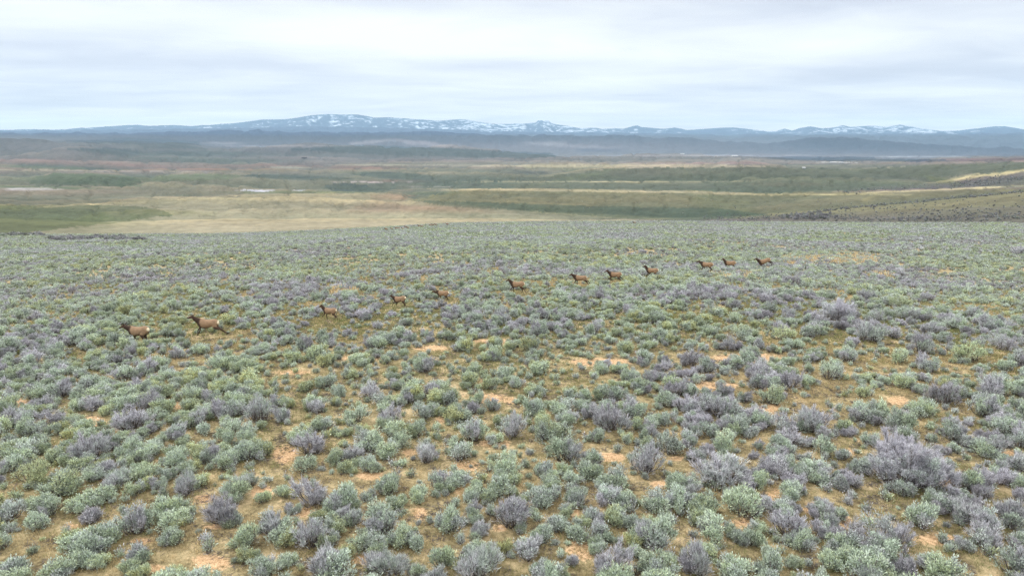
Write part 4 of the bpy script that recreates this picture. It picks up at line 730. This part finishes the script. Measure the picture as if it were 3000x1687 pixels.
instancer('sagebrush_cover', bx_, by_, bz_ - .02, bw_ / PRW[idxs], r3.uniform(0, 6.28, n), idxs, bt_, r3.uniform(.78, 1.15, n) * np.where(br_ > 100, r3.uniform(.78, 1.12, n), 1), pcol,
          'low sagebrush covering the whole near slope', 'shrubs', r3.uniform(.75, 1.15, n))

# brush on the hills beyond: dark willows in the draw, scattered clumps on the right-hand slopes
def line_pts(pl, n, spread, seed):
    q = np.random.default_rng(seed); p = np.array(pl, float); seg = np.hypot(*np.diff(p, axis=0).T); c = np.concatenate([[0], np.cumsum(seg)])
    t = q.uniform(0, c[-1], n); return np.interp(t, c, p[:, 0]) + q.normal(0, 6, n), np.interp(t, c, p[:, 1]) + q.normal(0, spread, n)
q = np.random.default_rng(3)
FX, FY, FW, FT = [], [], [], []
def far_add(xs, ys, w0, w1, tint, rmin=500):
    for x, y in zip(xs, ys):
        X, Y, Z = hit(float(x), float(y), rmin); FX.append(X); FY.append(Y); FW.append(q.uniform(w0, w1)); FT.append(tint + .12 + q.normal(0, .08))
dr = [(2290, 634), (2340, 628), (2420, 618), (2490, 610), (2560, 603), (2640, 596), (2720, 588), (2790, 580), (2900, 572), (3000, 562)]
xs, ys = line_pts(dr, 380, 1.6, 1); far_add(xs, ys, 1.8, 5.0, .14, 470)
xs, ys = line_pts([(2060, 640), (2200, 638), (2330, 636), (2450, 640), (2600, 644), (2800, 640), (3000, 636)], 520, 4.5, 2); far_add(xs, ys, 1.5, 3.6, .16, 470)
xs, ys = line_pts([(2300, 636), (2380, 630), (2440, 634), (2330, 642)], 90, 3, 5); far_add(xs, ys, 3.5, 6.5, .08, 470)
xs, ys = q.normal(2700, 220, 420), q.normal(620, 16, 420); far_add(xs, ys, 1.2, 3.4, .16, 470)
xs, ys = line_pts([(2780, 543), (2900, 530), (3000, 522)], 160, 5, 4); far_add(xs, ys, 3, 8, .12, 900)
xs, ys = q.uniform(1700, 2500, 30), q.uniform(575, 630, 30); far_add(xs, ys, 1.5, 3.5, .2, 900)
xs, ys = line_pts([(2450, 566), (2650, 548), (2900, 540)], 110, 3, 6); far_add(xs, ys, 3, 7, .12, 900)
xs, ys = line_pts([(0, 693), (40, 690), (90, 688), (120, 690)], 60, 1.5, 7); far_add(xs, ys, 2.8, 4.5, .14, 300)
xs, ys = line_pts([(150, 703), (300, 700), (420, 706)], 170, 2.5, 8); far_add(xs, ys, 2.4, 4.2, .12, 200)
FX, FY, FW, FT = map(np.array, (FX, FY, FW, FT)); FZ = ground(FX, FY); fi = 18 + q.integers(2, 8, len(FX))
instancer('distant_brush', FX, FY, FZ - .1, FW * .62 / PRW[fi], q.uniform(0, 6.28, len(FX)), fi, FT, q.uniform(.38, .8, len(FX)), pcol,
          'dark leafless brush along the draw and on the hills beyond', 'brush', q.uniform(.8, 1.2, len(FX)))

# ------------------------------------------------------------------ grass between the bushes
gmat, T = new_mat('dry_grass')
tint = attr(T, 'tint', 'INSTANCER').outputs['Fac']; geo = T.add('ShaderNodeNewGeometry')
c = T.ramp(tint, [(0.0, (0.170, 0.200, 0.080)), (0.40, (0.240, 0.245, 0.110)), (0.65, (0.420, 0.340, 0.190)), (1.0, (0.560, 0.440, 0.260))])
vs = T.add('ShaderNodeVectorMath', operation='SCALE'); T.link(c, vs.inputs[0]); T.val(vs.inputs[3], T.rng(geo.outputs['Random Per Island'], 0, 1, .7, 1.3))
finish(gmat, T, vs.outputs[0], .9, trans=.25, spec=.1)
def tuft(nb, rad, ln, wd):
    a = rng.uniform(0, 6.28, nb); r = rad * np.sqrt(rng.random(nb)); P0 = np.stack([r * np.cos(a), r * np.sin(a), 0 * a], 1)
    D = nrm(np.stack([np.cos(a), np.sin(a), 0 * a], 1) * rng.uniform(.2, 1.1, nb)[:, None] + [0, 0, 1] + rng.normal(size=(nb, 3)) * .3); D[:, 2] = np.abs(D[:, 2])
    v, f = blades(P0, D, rng.uniform(.5, 1.2, nb) * ln, np.full(nb, wd)); me = mesh_from('tuft', v, f.ravel(), np.full(len(f), 4), [gmat])
    return me
def litter(nb, rad):
    """dead twigs lying on the soil"""
    a = rng.uniform(0, 6.28, nb); r = rad * np.sqrt(rng.random(nb)); b = rng.uniform(0, 6.28, nb); l = rng.uniform(.04, .16, nb)
    p = np.stack([r * np.cos(a), r * np.sin(a), rng.uniform(.01, .04, nb)], 1); e = p + np.stack([np.cos(b) * l, np.sin(b) * l, rng.uniform(-.01, .06, nb)], 1)
    v, f = tubes(np.concatenate([p, e, np.full((nb, 1), .007), np.full((nb, 1), .003)], 1)); return mesh_from('litter', v, f.ravel(), np.full(len(f), 4), [WOOD])
gcol = proto_collection('tuft', [tuft(34, .16, .13, .010), tuft(26, .12, .17, .010), tuft(44, .24, .09, .012), tuft(30, .20, .11, .026), tuft(24, .26, .13, .030), litter(26, .30), litter(34, .22)])
GX, GY, r4 = scatter(.25, 13, 100, seed=21)
GR = np.hypot(GX, GY); gpx, gpy, _ = to_px(GX, GY, ground(GX, GY))
gd = fbm(GX / 3, GY / 3, 3, 401)
k = r4.random(len(GX)) < (.75 + 1.6 * (gd - .5)) * (1 - .72 * soil_at(gpx, gpy) * (GR < 75)) * (1 - .45 * sstep(40, 95, GR)); GX, GY, GR = GX[k], GY[k], GR[k]; n = len(GX)
gi_ = np.where(r4.random(n) < .20, r4.integers(5, 7, n), np.where(GR < 45, r4.integers(0, 3, n), r4.integers(3, 5, n)))
instancer('grass', GX, GY, ground(GX, GY) - .01, r4.uniform(.7, 1.4, n), r4.uniform(0, 6.28, n), gi_, np.clip(.44 + 1.2 * (fbm(GX / 8, GY / 8, 3, 411) - .5) + r4.normal(0, .18, n), 0, 1), np.ones(n), gcol,
          'short dry grass between the sagebrush', 'grass')
# a belt of tall straw-coloured grass beside the last elk
xs = q.uniform(2300, 2560, 900); ys = 762 + q.normal(0, 7, 900) + 4 * np.sin(xs / 23); sx, sy = [], []
for x, y in zip(xs, ys):
    X, Y, Z = hit(float(x), float(y)); sx.append(X); sy.append(Y)
for cx_, cy_, nn, wx, wy in ((470, 1150, 0, 0, 0), (2110, 812, 60, 14, 5), (2190, 808, 50, 16, 5), (2580, 808, 50, 14, 4), (990, 855, 40, 14, 5)):
    for _i in range(nn):
        X, Y, Z = hit(float(cx_ + q.normal(0, wx)), float(cy_ + q.normal(0, wy))); sx.append(X); sy.append(Y)
sx, sy = np.array(sx), np.array(sy); n = len(sx)
instancer('straw_grass', sx, sy, ground(sx, sy), q.uniform(2.6, 4.6, n), q.uniform(0, 6.28, n), q.integers(3, 5, n), np.clip(q.normal(.92, .08, n), 0, 1), np.ones(n), gcol,
          'tall straw-coloured grass to the right of the rearmost elk', 'grass')

# ------------------------------------------------------------------ fallen dead branch at the right
def dead_branch():
    X, Y, Z = hit(2640, 1133); d = to_px(X, Y, Z)[2]; s = 95 * d / F / 2
    q2 = np.random.default_rng(8); segs = []
    def grow(p, a, el, ln, r, dep):
        n = 4
        for i in range(n):
            a += q2.normal(0, .28); el += q2.normal(0, .25); st = np.array([math.cos(a) * math.cos(el), math.sin(a) * math.cos(el), math.sin(el)]) * ln / n
            e = p + st; e[2] = max(e[2], .02); segs.append([*p, *e, r * (1 - i / n * .5), r * (1 - (i + 1) / n * .5)]); p = e
            if dep > 0 and i > 0:
                grow(p.copy(), a + q2.choice([-1, 1]) * q2.uniform(.4, .9), el + q2.uniform(-.1, .6), ln * .5, r * .5, dep - 1)
    grow(np.array([0., 0, .05]), 2.9, .25, s * 1.15, .045, 3); grow(np.array([0., 0, .05]), .2, .35, s * 1.0, .045, 3); grow(np.array([0., 0, .05]), .9, .7, s * .7, .035, 2)
    tv, tf = tubes(segs, 5); me = wood_mesh('fallen_branch', tv, tf, DEAD); o = bpy.data.objects.new('fallen_branch', me); col.objects.link(o); o.location = (X, Y, Z)
    tag(o, 'bleached dead branch lying twisted on the ground at the right', 'dead branch')
dead_branch()

# ------------------------------------------------------------------ elk
em, T = new_mat('elk_coat')
ec = attr(T, 'coat').outputs['Color']; tcn = T.add('ShaderNodeTexCoord')
nz = T.noise(tcn.outputs['Object'], 5.0, 4, .6); nz2 = T.noise(tcn.outputs['Object'], 38.0, 3, .6)
vs = T.add('ShaderNodeVectorMath', operation='SCALE'); T.link(ec, vs.inputs[0]); T.val(vs.inputs[3], T.rng(T.math('ADD', T.math('MULTIPLY', nz, .6), T.math('MULTIPLY', nz2, .4)), .3, .7, .78, 1.22))
finish(em, T, vs.outputs[0], .8, nz2, .25, .02, spec=.2)
BODY, BACK, NECK, HEAD, LEG, RUMP, DARK, EAR = (.275, .180, .110), (.190, .122, .076), (.038, .023, .017), (.080, .046, .030), (.062, .040, .028), (.72, .63, .45), (.012, .009, .008), (.060, .036, .026)
def loft(P, hw, hh, n=12):
    """closed tube through side-view points P (x, y, z) with half width hw and half height hh"""
    P = np.array(P, float); m = len(P); T_ = np.gradient(P, axis=0); T_ = nrm(T_); V = []
    for i in range(m):
        t = T_[i]; side = np.array([0, 1., 0]); side = nrm(side - t * side.dot(t)); up_ = np.cross(t, side)
        for k in range(n):
            a = 2 * math.pi * k / n; V.append(P[i] + side * math.cos(a) * hw[i] + up_ * math.sin(a) * hh[i])
    V = [*V, P[0] - T_[0] * min(hw[0], hh[0]) * .7, P[-1] + T_[-1] * min(hw[-1], hh[-1]) * .7]; Fc = []
    for i in range(m - 1):
        for k in range(n):
            k2 = (k + 1) % n; Fc.append((i * n + k, i * n + k2, (i + 1) * n + k2, (i + 1) * n + k))
    for k in range(n):
        k2 = (k + 1) % n; Fc.append((m * n, k2, k)); Fc.append((m * n + 1, (m - 1) * n + k, (m - 1) * n + k2))
    return np.array(V), Fc
def fine(P, k=3):
    """catmull-rom resample of rows"""
    P = np.array(P, float); Q = np.concatenate([[2 * P[0] - P[1]], P, [2 * P[-1] - P[-2]]]); out = []
    for i in range(1, len(Q) - 2):
        for j in range(k):
            t = j / k; out.append(.5 * ((2 * Q[i]) + (-Q[i - 1] + Q[i + 1]) * t + (2 * Q[i - 1] - 5 * Q[i] + 4 * Q[i + 1] - Q[i + 2]) * t * t + (-Q[i - 1] + 3 * Q[i] - 3 * Q[i + 1] + Q[i + 2]) * t ** 3))
    out.append(Q[-2]); return np.array(out)
def build_elk(pose, vox=.028):
    """one continuous body. Nose towards +x, metres; pose gives the torso pitch, head and the four legs as joint lists"""
    lean = pose.get('pitch', 0.0); hd = pose['head']                 # hd = (poll x, poll z, muzzle x, muzzle z)
    ca, sa = math.cos(lean), math.sin(lean)
    def rt(x, z): x0, z0 = -.1, 1.12; return x0 + (x - x0) * ca - (z - z0) * sa, z0 + (x - x0) * sa + (z - z0) * ca
    parts = []; skel = []
    tor = [(-.88, 1.13, .08, .12), (-.80, 1.15, .17, .20), (-.62, 1.17, .25, .28), (-.38, 1.15, .24, .27), (-.1, 1.09, .26, .30), (.16, 1.07, .26, .34), (.38, 1.10, .23, .35), (.54, 1.17, .17, .28), (.64, 1.22, .11, .18)]
    tp = fine([(*rt(a, b), c, d) for a, b, c, d in tor], 3)
    parts.append(loft([(p[0], 0, p[1]) for p in tp], tp[:, 2], tp[:, 3], 18))
    px, pz, mx, mz = hd; nx, nz_ = rt(.46, 1.22)
    nk = fine([(nx - .10, nz_ - .06, .16, .27), (nx + .10 , nz_ + .03, .14, .25), ((nx + px) / 2 + .03, (nz_ + pz) / 2 - .03, .11, .19), (px - .02, pz - .05, .090, .135), (px + .02, pz + .0, .075, .095)], 3)
    parts.append(loft([(p[0], 0, p[1]) for p in nk], nk[:, 2], nk[:, 3], 14))
    dxh, dzh = mx - px, mz - pz
    hp = fine([(px - .05 * dxh / .4, pz + .02, .070, .085), (px + .25 * dxh, pz + .25 * dzh + .01, .085, .098), (px + .55 * dxh, pz + .55 * dzh, .062, .075), (px + .82 * dxh, pz + .82 * dzh, .045, .055), (mx, mz, .042, .050)], 3)
    parts.append(loft([(p[0], 0, p[1]) for p in hp], hp[:, 2], hp[:, 3], 14))
    for s in (-1, 1):                                                   # ears
        e0 = np.array([px + .02, s * .055, pz + .06]); tip = e0 + np.array([-.13 + pose.get('ear', 0), s * .13, .15])
        parts.append(loft([e0, e0 * .6 + tip * .4, e0 * .25 + tip * .75, tip], [.028, .050, .040, .012], [.022, .030, .024, .010], 8))
        skel.append((e0 * .7 + tip * .3, tip, EAR, .06))
    tl = rt(-.88, 1.26); parts.append(loft([(tl[0] + .05, 0, tl[1]), (tl[0] - .03, 0, tl[1] - .02), (tl[0] - .06, 0, tl[1] - .11)], [.03, .03, .018], [.03, .025, .015], 8))
    for nm, s, rx_ in (('fl', 1, None), ('fr', -1, None), ('hl', 1, None), ('hr', -1, None)):
        J = pose[nm]; front = nm[0] == 'f'; J = [rt(*J[0]), rt(*J[1])] + [tuple(j) for j in J[2:]]
        wy = [.13, .145, .13, .12, .12] if front else [.13, .16, .13, .12, .12]
        rw = [.085, .065, .042, .027, .034] if front else [.115, .090, .043, .028, .036]
        rh = [.15, .095, .052, .032, .045] if front else [.22, .150, .060, .034, .046]
        L = fine([(J[i][0], s * wy[i], J[i][1], rw[i], rh[i]) for i in range(5)], 3)
        # hoof
        parts.append(loft(L[:, :3], L[:, 3], L[:, 4], 10))
        for i in range(1, 4): skel.append((np.array([J[i][0], s * wy[i], J[i][1]]), np.array([J[i + 1][0], s * wy[i + 1], J[i + 1][1]]), LEG, .09))
        skel.append((L[-1, :3], L[-1, :3] + [.01, 0, -.02], DARK, .055))
    V = []; Fc = []; o0 = 0
    for v, f in parts:
        V.append(v); Fc += [tuple(i + o0 for i in q_) for q_ in f]; o0 += len(v)
    V = np.concatenate(V); me = bpy.data.meshes.new('tmp'); me.from_pydata(V.tolist(), [], Fc); me.update()
    ob = bpy.data.objects.new('tmp', me); col.objects.link(ob)
    bm = bmesh.new(); bm.from_mesh(me); bmesh.ops.recalc_face_normals(bm, faces=bm.faces); bm.to_mesh(me); bm.free()
    md = ob.modifiers.new('r', 'REMESH'); md.mode = 'VOXEL'; md.voxel_size = vox; md.use_smooth_shade = True
    sm_ = ob.modifiers.new('s', 'SMOOTH'); sm_.iterations = 3; sm_.factor = .5
    dg = bpy.context.evaluated_depsgraph_get(); ev = ob.evaluated_get(dg); nm_ = bpy.data.meshes.new_from_object(ev)
    bpy.data.objects.remove(ob); bpy.data.meshes.remove(me)
    n = len(nm_.vertices); co = np.empty(n * 3, np.float32); nm_.vertices.foreach_get('co', co); co = co.reshape(-1, 3).astype(float)
    C_ = np.tile(np.array(BODY), (n, 1))
    # coat in the animal's own frame
    bx, bz = -.1 + (co[:, 0] + .1) * ca + (co[:, 2] - 1.12) * sa, 1.12 - (co[:, 0] + .1) * sa + (co[:, 2] - 1.12) * ca
    def paint(mask, c): 
        nonlocal C_; C_ = C_ * (1 - mask[:, None]) + np.array(c) * mask[:, None]
    nb = fbm(co[:, 0] * 5 + 3, co[:, 2] * 5, 2, 9) * .12
    paint(sstep(1.24, 1.40, bz) * .7, BACK)
    paint((1 - sstep(.84, .92, bz + nb * .3)) * .75, LEG)
    paint(sstep(.40, .56, bx + nb - .15 * (bz - 1.1)) * .95, NECK)
    hd_s = sstep(.02, .10, (co[:, 0] - px) * dxh / .43 + (co[:, 2] - pz) * dzh / .43 + .08) * (co[:, 2] > min(mz, pz) - .2) * (co[:, 0] > px - .12)
    paint(hd_s, HEAD)
    mzd = np.hypot(co[:, 0] - mx, co[:, 2] - mz); paint(1 - sstep(.05, .09, mzd), DARK)
    ey = np.sqrt((co[:, 0] - (px + .30 * dxh)) ** 2 + (co[:, 2] - (pz + .30 * dzh + .04)) ** 2); paint((1 - sstep(.018, .035, ey)) * (np.abs(co[:, 1]) > .055), DARK)
    for a, b, c_, rad in skel:
        ab = b - a; t = np.clip(((co - a) @ ab) / max(ab @ ab, 1e-6), 0, 1); dd = np.linalg.norm(co - (a + t[:, None] * ab), axis=1)
        paint((1 - sstep(rad, rad * 1.6, dd)) * (bz < 1.02 if c_ is not EAR else True), c_)
    rp = np.sqrt(((bx + .97) / .15) ** 2 + ((bz - 1.25) / .22) ** 2); paint(1 - sstep(.85, 1.08, rp + nb), RUMP)
    at = nm_.attributes.new('coat', 'FLOAT_COLOR', 'POINT'); at.data.foreach_set('color', np.concatenate([C_, np.ones((n, 1))], 1).astype(np.float32).ravel())
    nm_.materials.clear(); nm_.materials.append(em); nm_.name = 'elk'
    zmin = min(J[1] for k_ in ('fl', 'fr', 'hl', 'hr') for J in pose[k_])
    return nm_, zmin
# joints of a leg: shoulder/hip, elbow/stifle, knee/hock, fetlock, hoof  (x, z)
SH, HP = (.36, 1.05), (-.60, 1.12)
GATHER = dict(pitch=-.06, head=(1.02, 1.40, 1.42, 1.22), fl=[SH, (.40, .86), (.62, .66), (.34, .56), (.24, .60)], fr=[SH, (.30, .86), (.42, .58), (.20, .50), (.12, .55)],
              hl=[HP, (-.42, .82), (-.60, .48), (-.42, .16), (-.36, .06)], hr=[HP, (-.36, .84), (-.52, .50), (-.30, .20), (-.24, .10)])
LEAP = dict(pitch=.02, head=(1.02, 1.55, 1.46, 1.45), fl=[SH, (.44, .88), (.50, .56), (.70, .30), (.76, .20)], fr=[SH, (.40, .86), (.74, .62), (.84, .30), (.80, .18)],
            hl=[HP, (-.70, .88), (-1.10, .74), (-1.50, .52), (-1.62, .46)], hr=[HP, (-.62, .86), (-.98, .62), (-1.30, .40), (-1.42, .34)])
CANTER = dict(pitch=.0, head=(.90, 1.62, 1.24, 1.42), fl=[SH, (.42, .84), (.66, .60), (.88, .28), (.94, .20)], fr=[SH, (.34, .82), (.42, .50), (.36, .12), (.42, .02)],
              hl=[HP, (-.50, .84), (-.86, .56), (-1.02, .24), (-1.06, .14)], hr=[HP, (-.42, .80), (-.62, .44), (-.50, .10), (-.44, .0)])
WALK = dict(pitch=.0, head=(.86, 1.66, 1.20, 1.46), fl=[SH, (.36, .82), (.52, .48), (.62, .12), (.68, .02)], fr=[SH, (.30, .82), (.26, .50), (.10, .16), (.12, .06)],
            hl=[HP, (-.46, .82), (-.78, .52), (-.90, .12), (-.84, .0)], hr=[HP, (-.42, .80), (-.60, .46), (-.46, .10), (-.40, .0)])
TROT = dict(pitch=.0, head=(.92, 1.56, 1.30, 1.38), fl=[SH, (.40, .84), (.74, .56), (1.02, .26), (1.08, .18)], fr=[SH, (.36, .82), (.52, .52), (.30, .30), (.24, .36)],
            hl=[HP, (-.46, .82), (-.70, .50), (-.96, .22), (-1.04, .16)], hr=[HP, (-.48, .86), (-.86, .70), (-1.04, .44), (-1.02, .34)])
STRETCH = dict(pitch=.04, head=(.98, 1.52, 1.34, 1.32), fl=[SH, (.42, .84), (.60, .54), (.84, .30), (.90, .22)], fr=[SH, (.30, .82), (.34, .50), (.34, .14), (.36, .02)],
               hl=[HP, (-.66, .88), (-1.06, .78), (-1.36, .44), (-1.46, .36)], hr=[HP, (-.60, .84), (-.92, .56), (-1.14, .24), (-1.20, .14)])
BUCK = dict(pitch=-.28, head=(.96, 1.42, 1.34, 1.22), fl=[SH, (.40, .86), (.40, .56), (.16, .40), (.08, .42)], fr=[SH, (.34, .84), (.28, .50), (.24, .16), (.26, .04)],
            hl=[HP, (-.66, .94), (-1.02, 1.00), (-1.22, .70), (-1.34, .68)], hr=[HP, (-.62, .92), (-.98, .86), (-1.12, .52), (-1.26, .48)])
LOWHEAD = dict(WALK, head=(1.08, 1.24, 1.46, 1.10), pitch=-.02)
SLOPEB = dict(CANTER, pitch=-.16, head=(.96, 1.40, 1.32, 1.28))
MESH = {}
def elk_mesh(key, pose, vox=.028):
    if key not in MESH: MESH[key] = build_elk(pose, vox)
    return MESH[key]
def place_elk(key, pose, x, y, lenpx, yaw, label, lift=0.0, ref=None, vox=.028, group='elk running across the slope'):
    """x, y = middle of the trunk in the photograph; the distance is where its feet meet the slope"""
    me_, zm = elk_mesh(key, pose, vox)
    L0 = 2.28 * math.cos(math.radians(yaw))
    s = 1.0; yf = y + lenpx * .42
    for _ in range(4):
        X, Y, Z = hit(x, yf); d = to_px(X, Y, Z)[2]; s = min(1.12, max(.74, lenpx * d / F / L0))
        ty = to_px(X, Y, Z + (1.13 + lift - max(zm, 0) * 0) * s)[1]; yf += (y - ty)
    o = bpy.data.objects.new('elk', me_); col.objects.link(o)
    gz = float(ground(X, Y)); s *= .95; o.location = (X, Y, gz + (lift - .06) * s); o.scale = (s, s, s); o.rotation_euler = (0, 0, math.pi - math.radians(yaw))
    tag(o, label, 'elk', group); return o
place_elk('a', GATHER, 408, 963, 101, 12, 'leading elk of the line, at far left, front legs tucked under its chest', lift=-.08)
place_elk('b', LEAP, 610, 941, 98, 6, 'second elk from the left in full leap with hind legs stretched out behind', lift=.0)
place_elk('c', CANTER, 966, 906, 60, 14, 'third elk from the left, one foreleg down, alone beyond the leaping pair')
place_elk('d', SLOPEB, 1170, 872, 58, 22, 'elk with raised rump, left one of the two just left of the middle')
place_elk('e', LOWHEAD, 1296, 856, 52, 16, 'pale elk with lowered head and legs hidden by brush, near the middle', lift=-.12)
place_elk('f', CANTER, 1514, 829, 62, 8, 'elk with upright ears and dark neck in the middle of the line')
place_elk('g', STRETCH, 1698, 811, 56, 14, 'elk right of centre galloping with hind legs thrown back')
place_elk('h', TROT, 1800, 801, 55, 10, 'trotting elk with a wide stride and dark belly line, fifth from right')
place_elk('i', WALK, 1908, 789, 50, 22, 'dark-legged elk with its head high, fourth from the right of the line')
place_elk('j', dict(WALK, head=(.96, 1.48, 1.30, 1.30)), 2068, 772, 48, 26, 'stocky tan elk, third from the right end of the line')
place_elk('k', dict(CANTER, head=(.88, 1.66, 1.22, 1.50)), 2136, 768, 47, 14, 'slim elk with upright neck, second from the right end of the line', lift=-.2)
place_elk('l', BUCK, 2236, 762, 52, 6, 'rearmost elk at the right end, kicking up its hind legs')
far = [(1131, 669.5, 13, 'leading elk of the tiny distant herd on the skyline of the slope', 'FA'), (1147, 668.6, 11, 'second elk from the left in the tiny distant herd', 'FB'), (1161, 667, 12, 'third elk from the left in the tiny distant herd, head up', 'FA'), (1169, 667.3, 10, 'fourth elk from the left in the tiny distant herd', 'FB'), (1180, 668.2, 12, 'pale elk in the nearer side of the distant herd, fifth from left', 'FB'),
       (1188, 663.3, 11, 'elk on the farther side of the distant herd, nearest the tan field', 'FA'), (1195, 665.8, 12, 'last elk of the left-hand knot of the distant herd', 'FB'), (1228, 660.5, 12, 'dark elk leading the middle pair of the distant herd', 'FA'), (1236, 662.2, 10, 'pale elk following in the middle pair of the distant herd', 'FB'), (1261, 658.2, 11, 'first of the three distant elk bunched near the skyline', 'FB'),
       (1268, 657.6, 11, 'middle one of the three distant elk bunched near the skyline', 'FA'), (1277, 657.2, 11, 'last of the three distant elk bunched near the skyline', 'FB'), (1310, 655.2, 12, 'lone dark elk trailing the distant herd on the skyline', 'FA'), (1858, 651.2, 12, 'single tiny elk on the skyline far right of the distant herd', 'FA')]
for x, y, lp, lb, kk in far:
    place_elk(kk, TROT if kk == 'FA' else LEAP, x, y, lp, 10, lb, vox=.06, group='distant elk on the skyline of the slope')

# ------------------------------------------------------------------ far farm sheds on the valley floor
sw, T = new_mat('painted_metal'); tcn = T.add('ShaderNodeTexCoord'); finish(sw, T, T.ramp(T.noise(tcn.outputs['Object'], .3, 3), [(.3, (.34, .36, .38)), (.7, (.45, .46, .48))]), .5)
sd_, T = new_mat('weathered_boards'); tcn = T.add('ShaderNodeTexCoord'); finish(sd_, T, T.ramp(T.noise(tcn.outputs['Object'], .3, 3), [(.3, (.04, .035, .035)), (.7, (.08, .07, .07))]), .9)
def shed(x, y, w, dp, h, yaw, m, label):
    X, Y, Z = hit(x, y, 3000); o = bpy.data.objects.new('farm_shed', None); col.objects.link(o); o.location = (X, Y, Z - .5); o.rotation_euler = (0, 0, yaw)
    hh = h * .62; a, b = w / 2, dp / 2
    def add(nm, v, f):
        me = bpy.data.meshes.new(nm); me.from_pydata(v, [], f); me.materials.append(m); c = bpy.data.objects.new(nm, me); col.objects.link(c); c.parent = o
    add('wall', [(-a, -b, 0), (a, -b, 0), (a, b, 0), (-a, b, 0), (-a, -b, hh), (a, -b, hh), (a, b, hh), (-a, b, hh), (-a, 0, h), (a, 0, h)],
        [(0, 1, 5, 4), (2, 3, 7, 6), (1, 2, 6, 9, 5), (3, 0, 4, 8, 7), (3, 2, 1, 0)])
    e = 1.0; t = .4
    add('roof', [(-a - e, -b - e, hh - .3), (a + e, -b - e, hh - .3), (a + e, 0, h + .3), (-a - e, 0, h + .3), (-a - e, b + e, hh - .3), (a + e, b + e, hh - .3),
                 (-a - e, -b - e, hh - .3 + t), (a + e, -b - e, hh - .3 + t), (a + e, 0, h + .3 + t), (-a - e, 0, h + .3 + t), (-a - e, b + e, hh - .3 + t), (a + e, b + e, hh - .3 + t)],
        [(0, 3, 2, 1), (3, 4, 5, 2), (6, 7, 8, 9), (9, 8, 11, 10), (0, 1, 7, 6), (4, 10, 11, 5), (0, 6, 9, 3), (3, 9, 10, 4), (1, 2, 8, 7), (2, 5, 11, 8)])
    tag(o, label, 'shed', 'far farm sheds on the valley floor')
shed(2440, 477.5, 55, 24, 9, .1, sw, 'long white shed on the valley floor, left of the right-hand pair')
shed(2464, 477.5, 34, 20, 8, -.1, sw, 'shorter white shed beside the long one at the valley edge')
shed(1998, 452.5, 70, 40, 16, .2, sw, 'tiny white shed below the blue hills right of centre')
shed(2152, 459.0, 70, 40, 14, 0, sw, 'tiny white shed farther right below the blue hills')
shed(2354, 494, 16, 16, 8, 0, sw, 'small pale shed behind the green ridge at the right')
shed(891, 464.5, 60, 24, 14, .1, sd_, 'dark building on the brown plain left of centre')

# ------------------------------------------------------------------ the air
zmin = float(ZG.min()) - 1; zmax = float(ZG.max()) + 30; hs = 51000.0
hv = [(-hs, -hs, zmin), (hs, -hs, zmin), (hs, hs, zmin), (-hs, hs, zmin), (-hs, -hs, zmax), (hs, -hs, zmax), (hs, hs, zmax), (-hs, hs, zmax)]
hm_ = bpy.data.meshes.new('haze'); hm_.from_pydata(hv, [], [(3, 2, 1, 0), (4, 5, 6, 7), (0, 1, 5, 4), (1, 2, 6, 5), (2, 3, 7, 6), (3, 0, 4, 7)])
ho = bpy.data.objects.new('haze', hm_); col.objects.link(ho); tag(ho, kind='stuff')
am, T = new_mat('air'); pv = T.add('ShaderNodeVolumePrincipled'); out = T.add('ShaderNodeOutputMaterial'); T.link(pv.outputs[0], out.inputs['Volume'])
pv.inputs['Color'].default_value = (.47, .73, 1.0, 1); pv.inputs['Density'].default_value = 1.8e-5; pv.inputs['Anisotropy'].default_value = 0.0
am.cycles.homogeneous_volume = True; hm_.materials.append(am)
print('bushes', len(bush), 'cover', int(rest.sum()), 'grass', len(GX), 'verts', len(V), 'z', zmin, zmax)
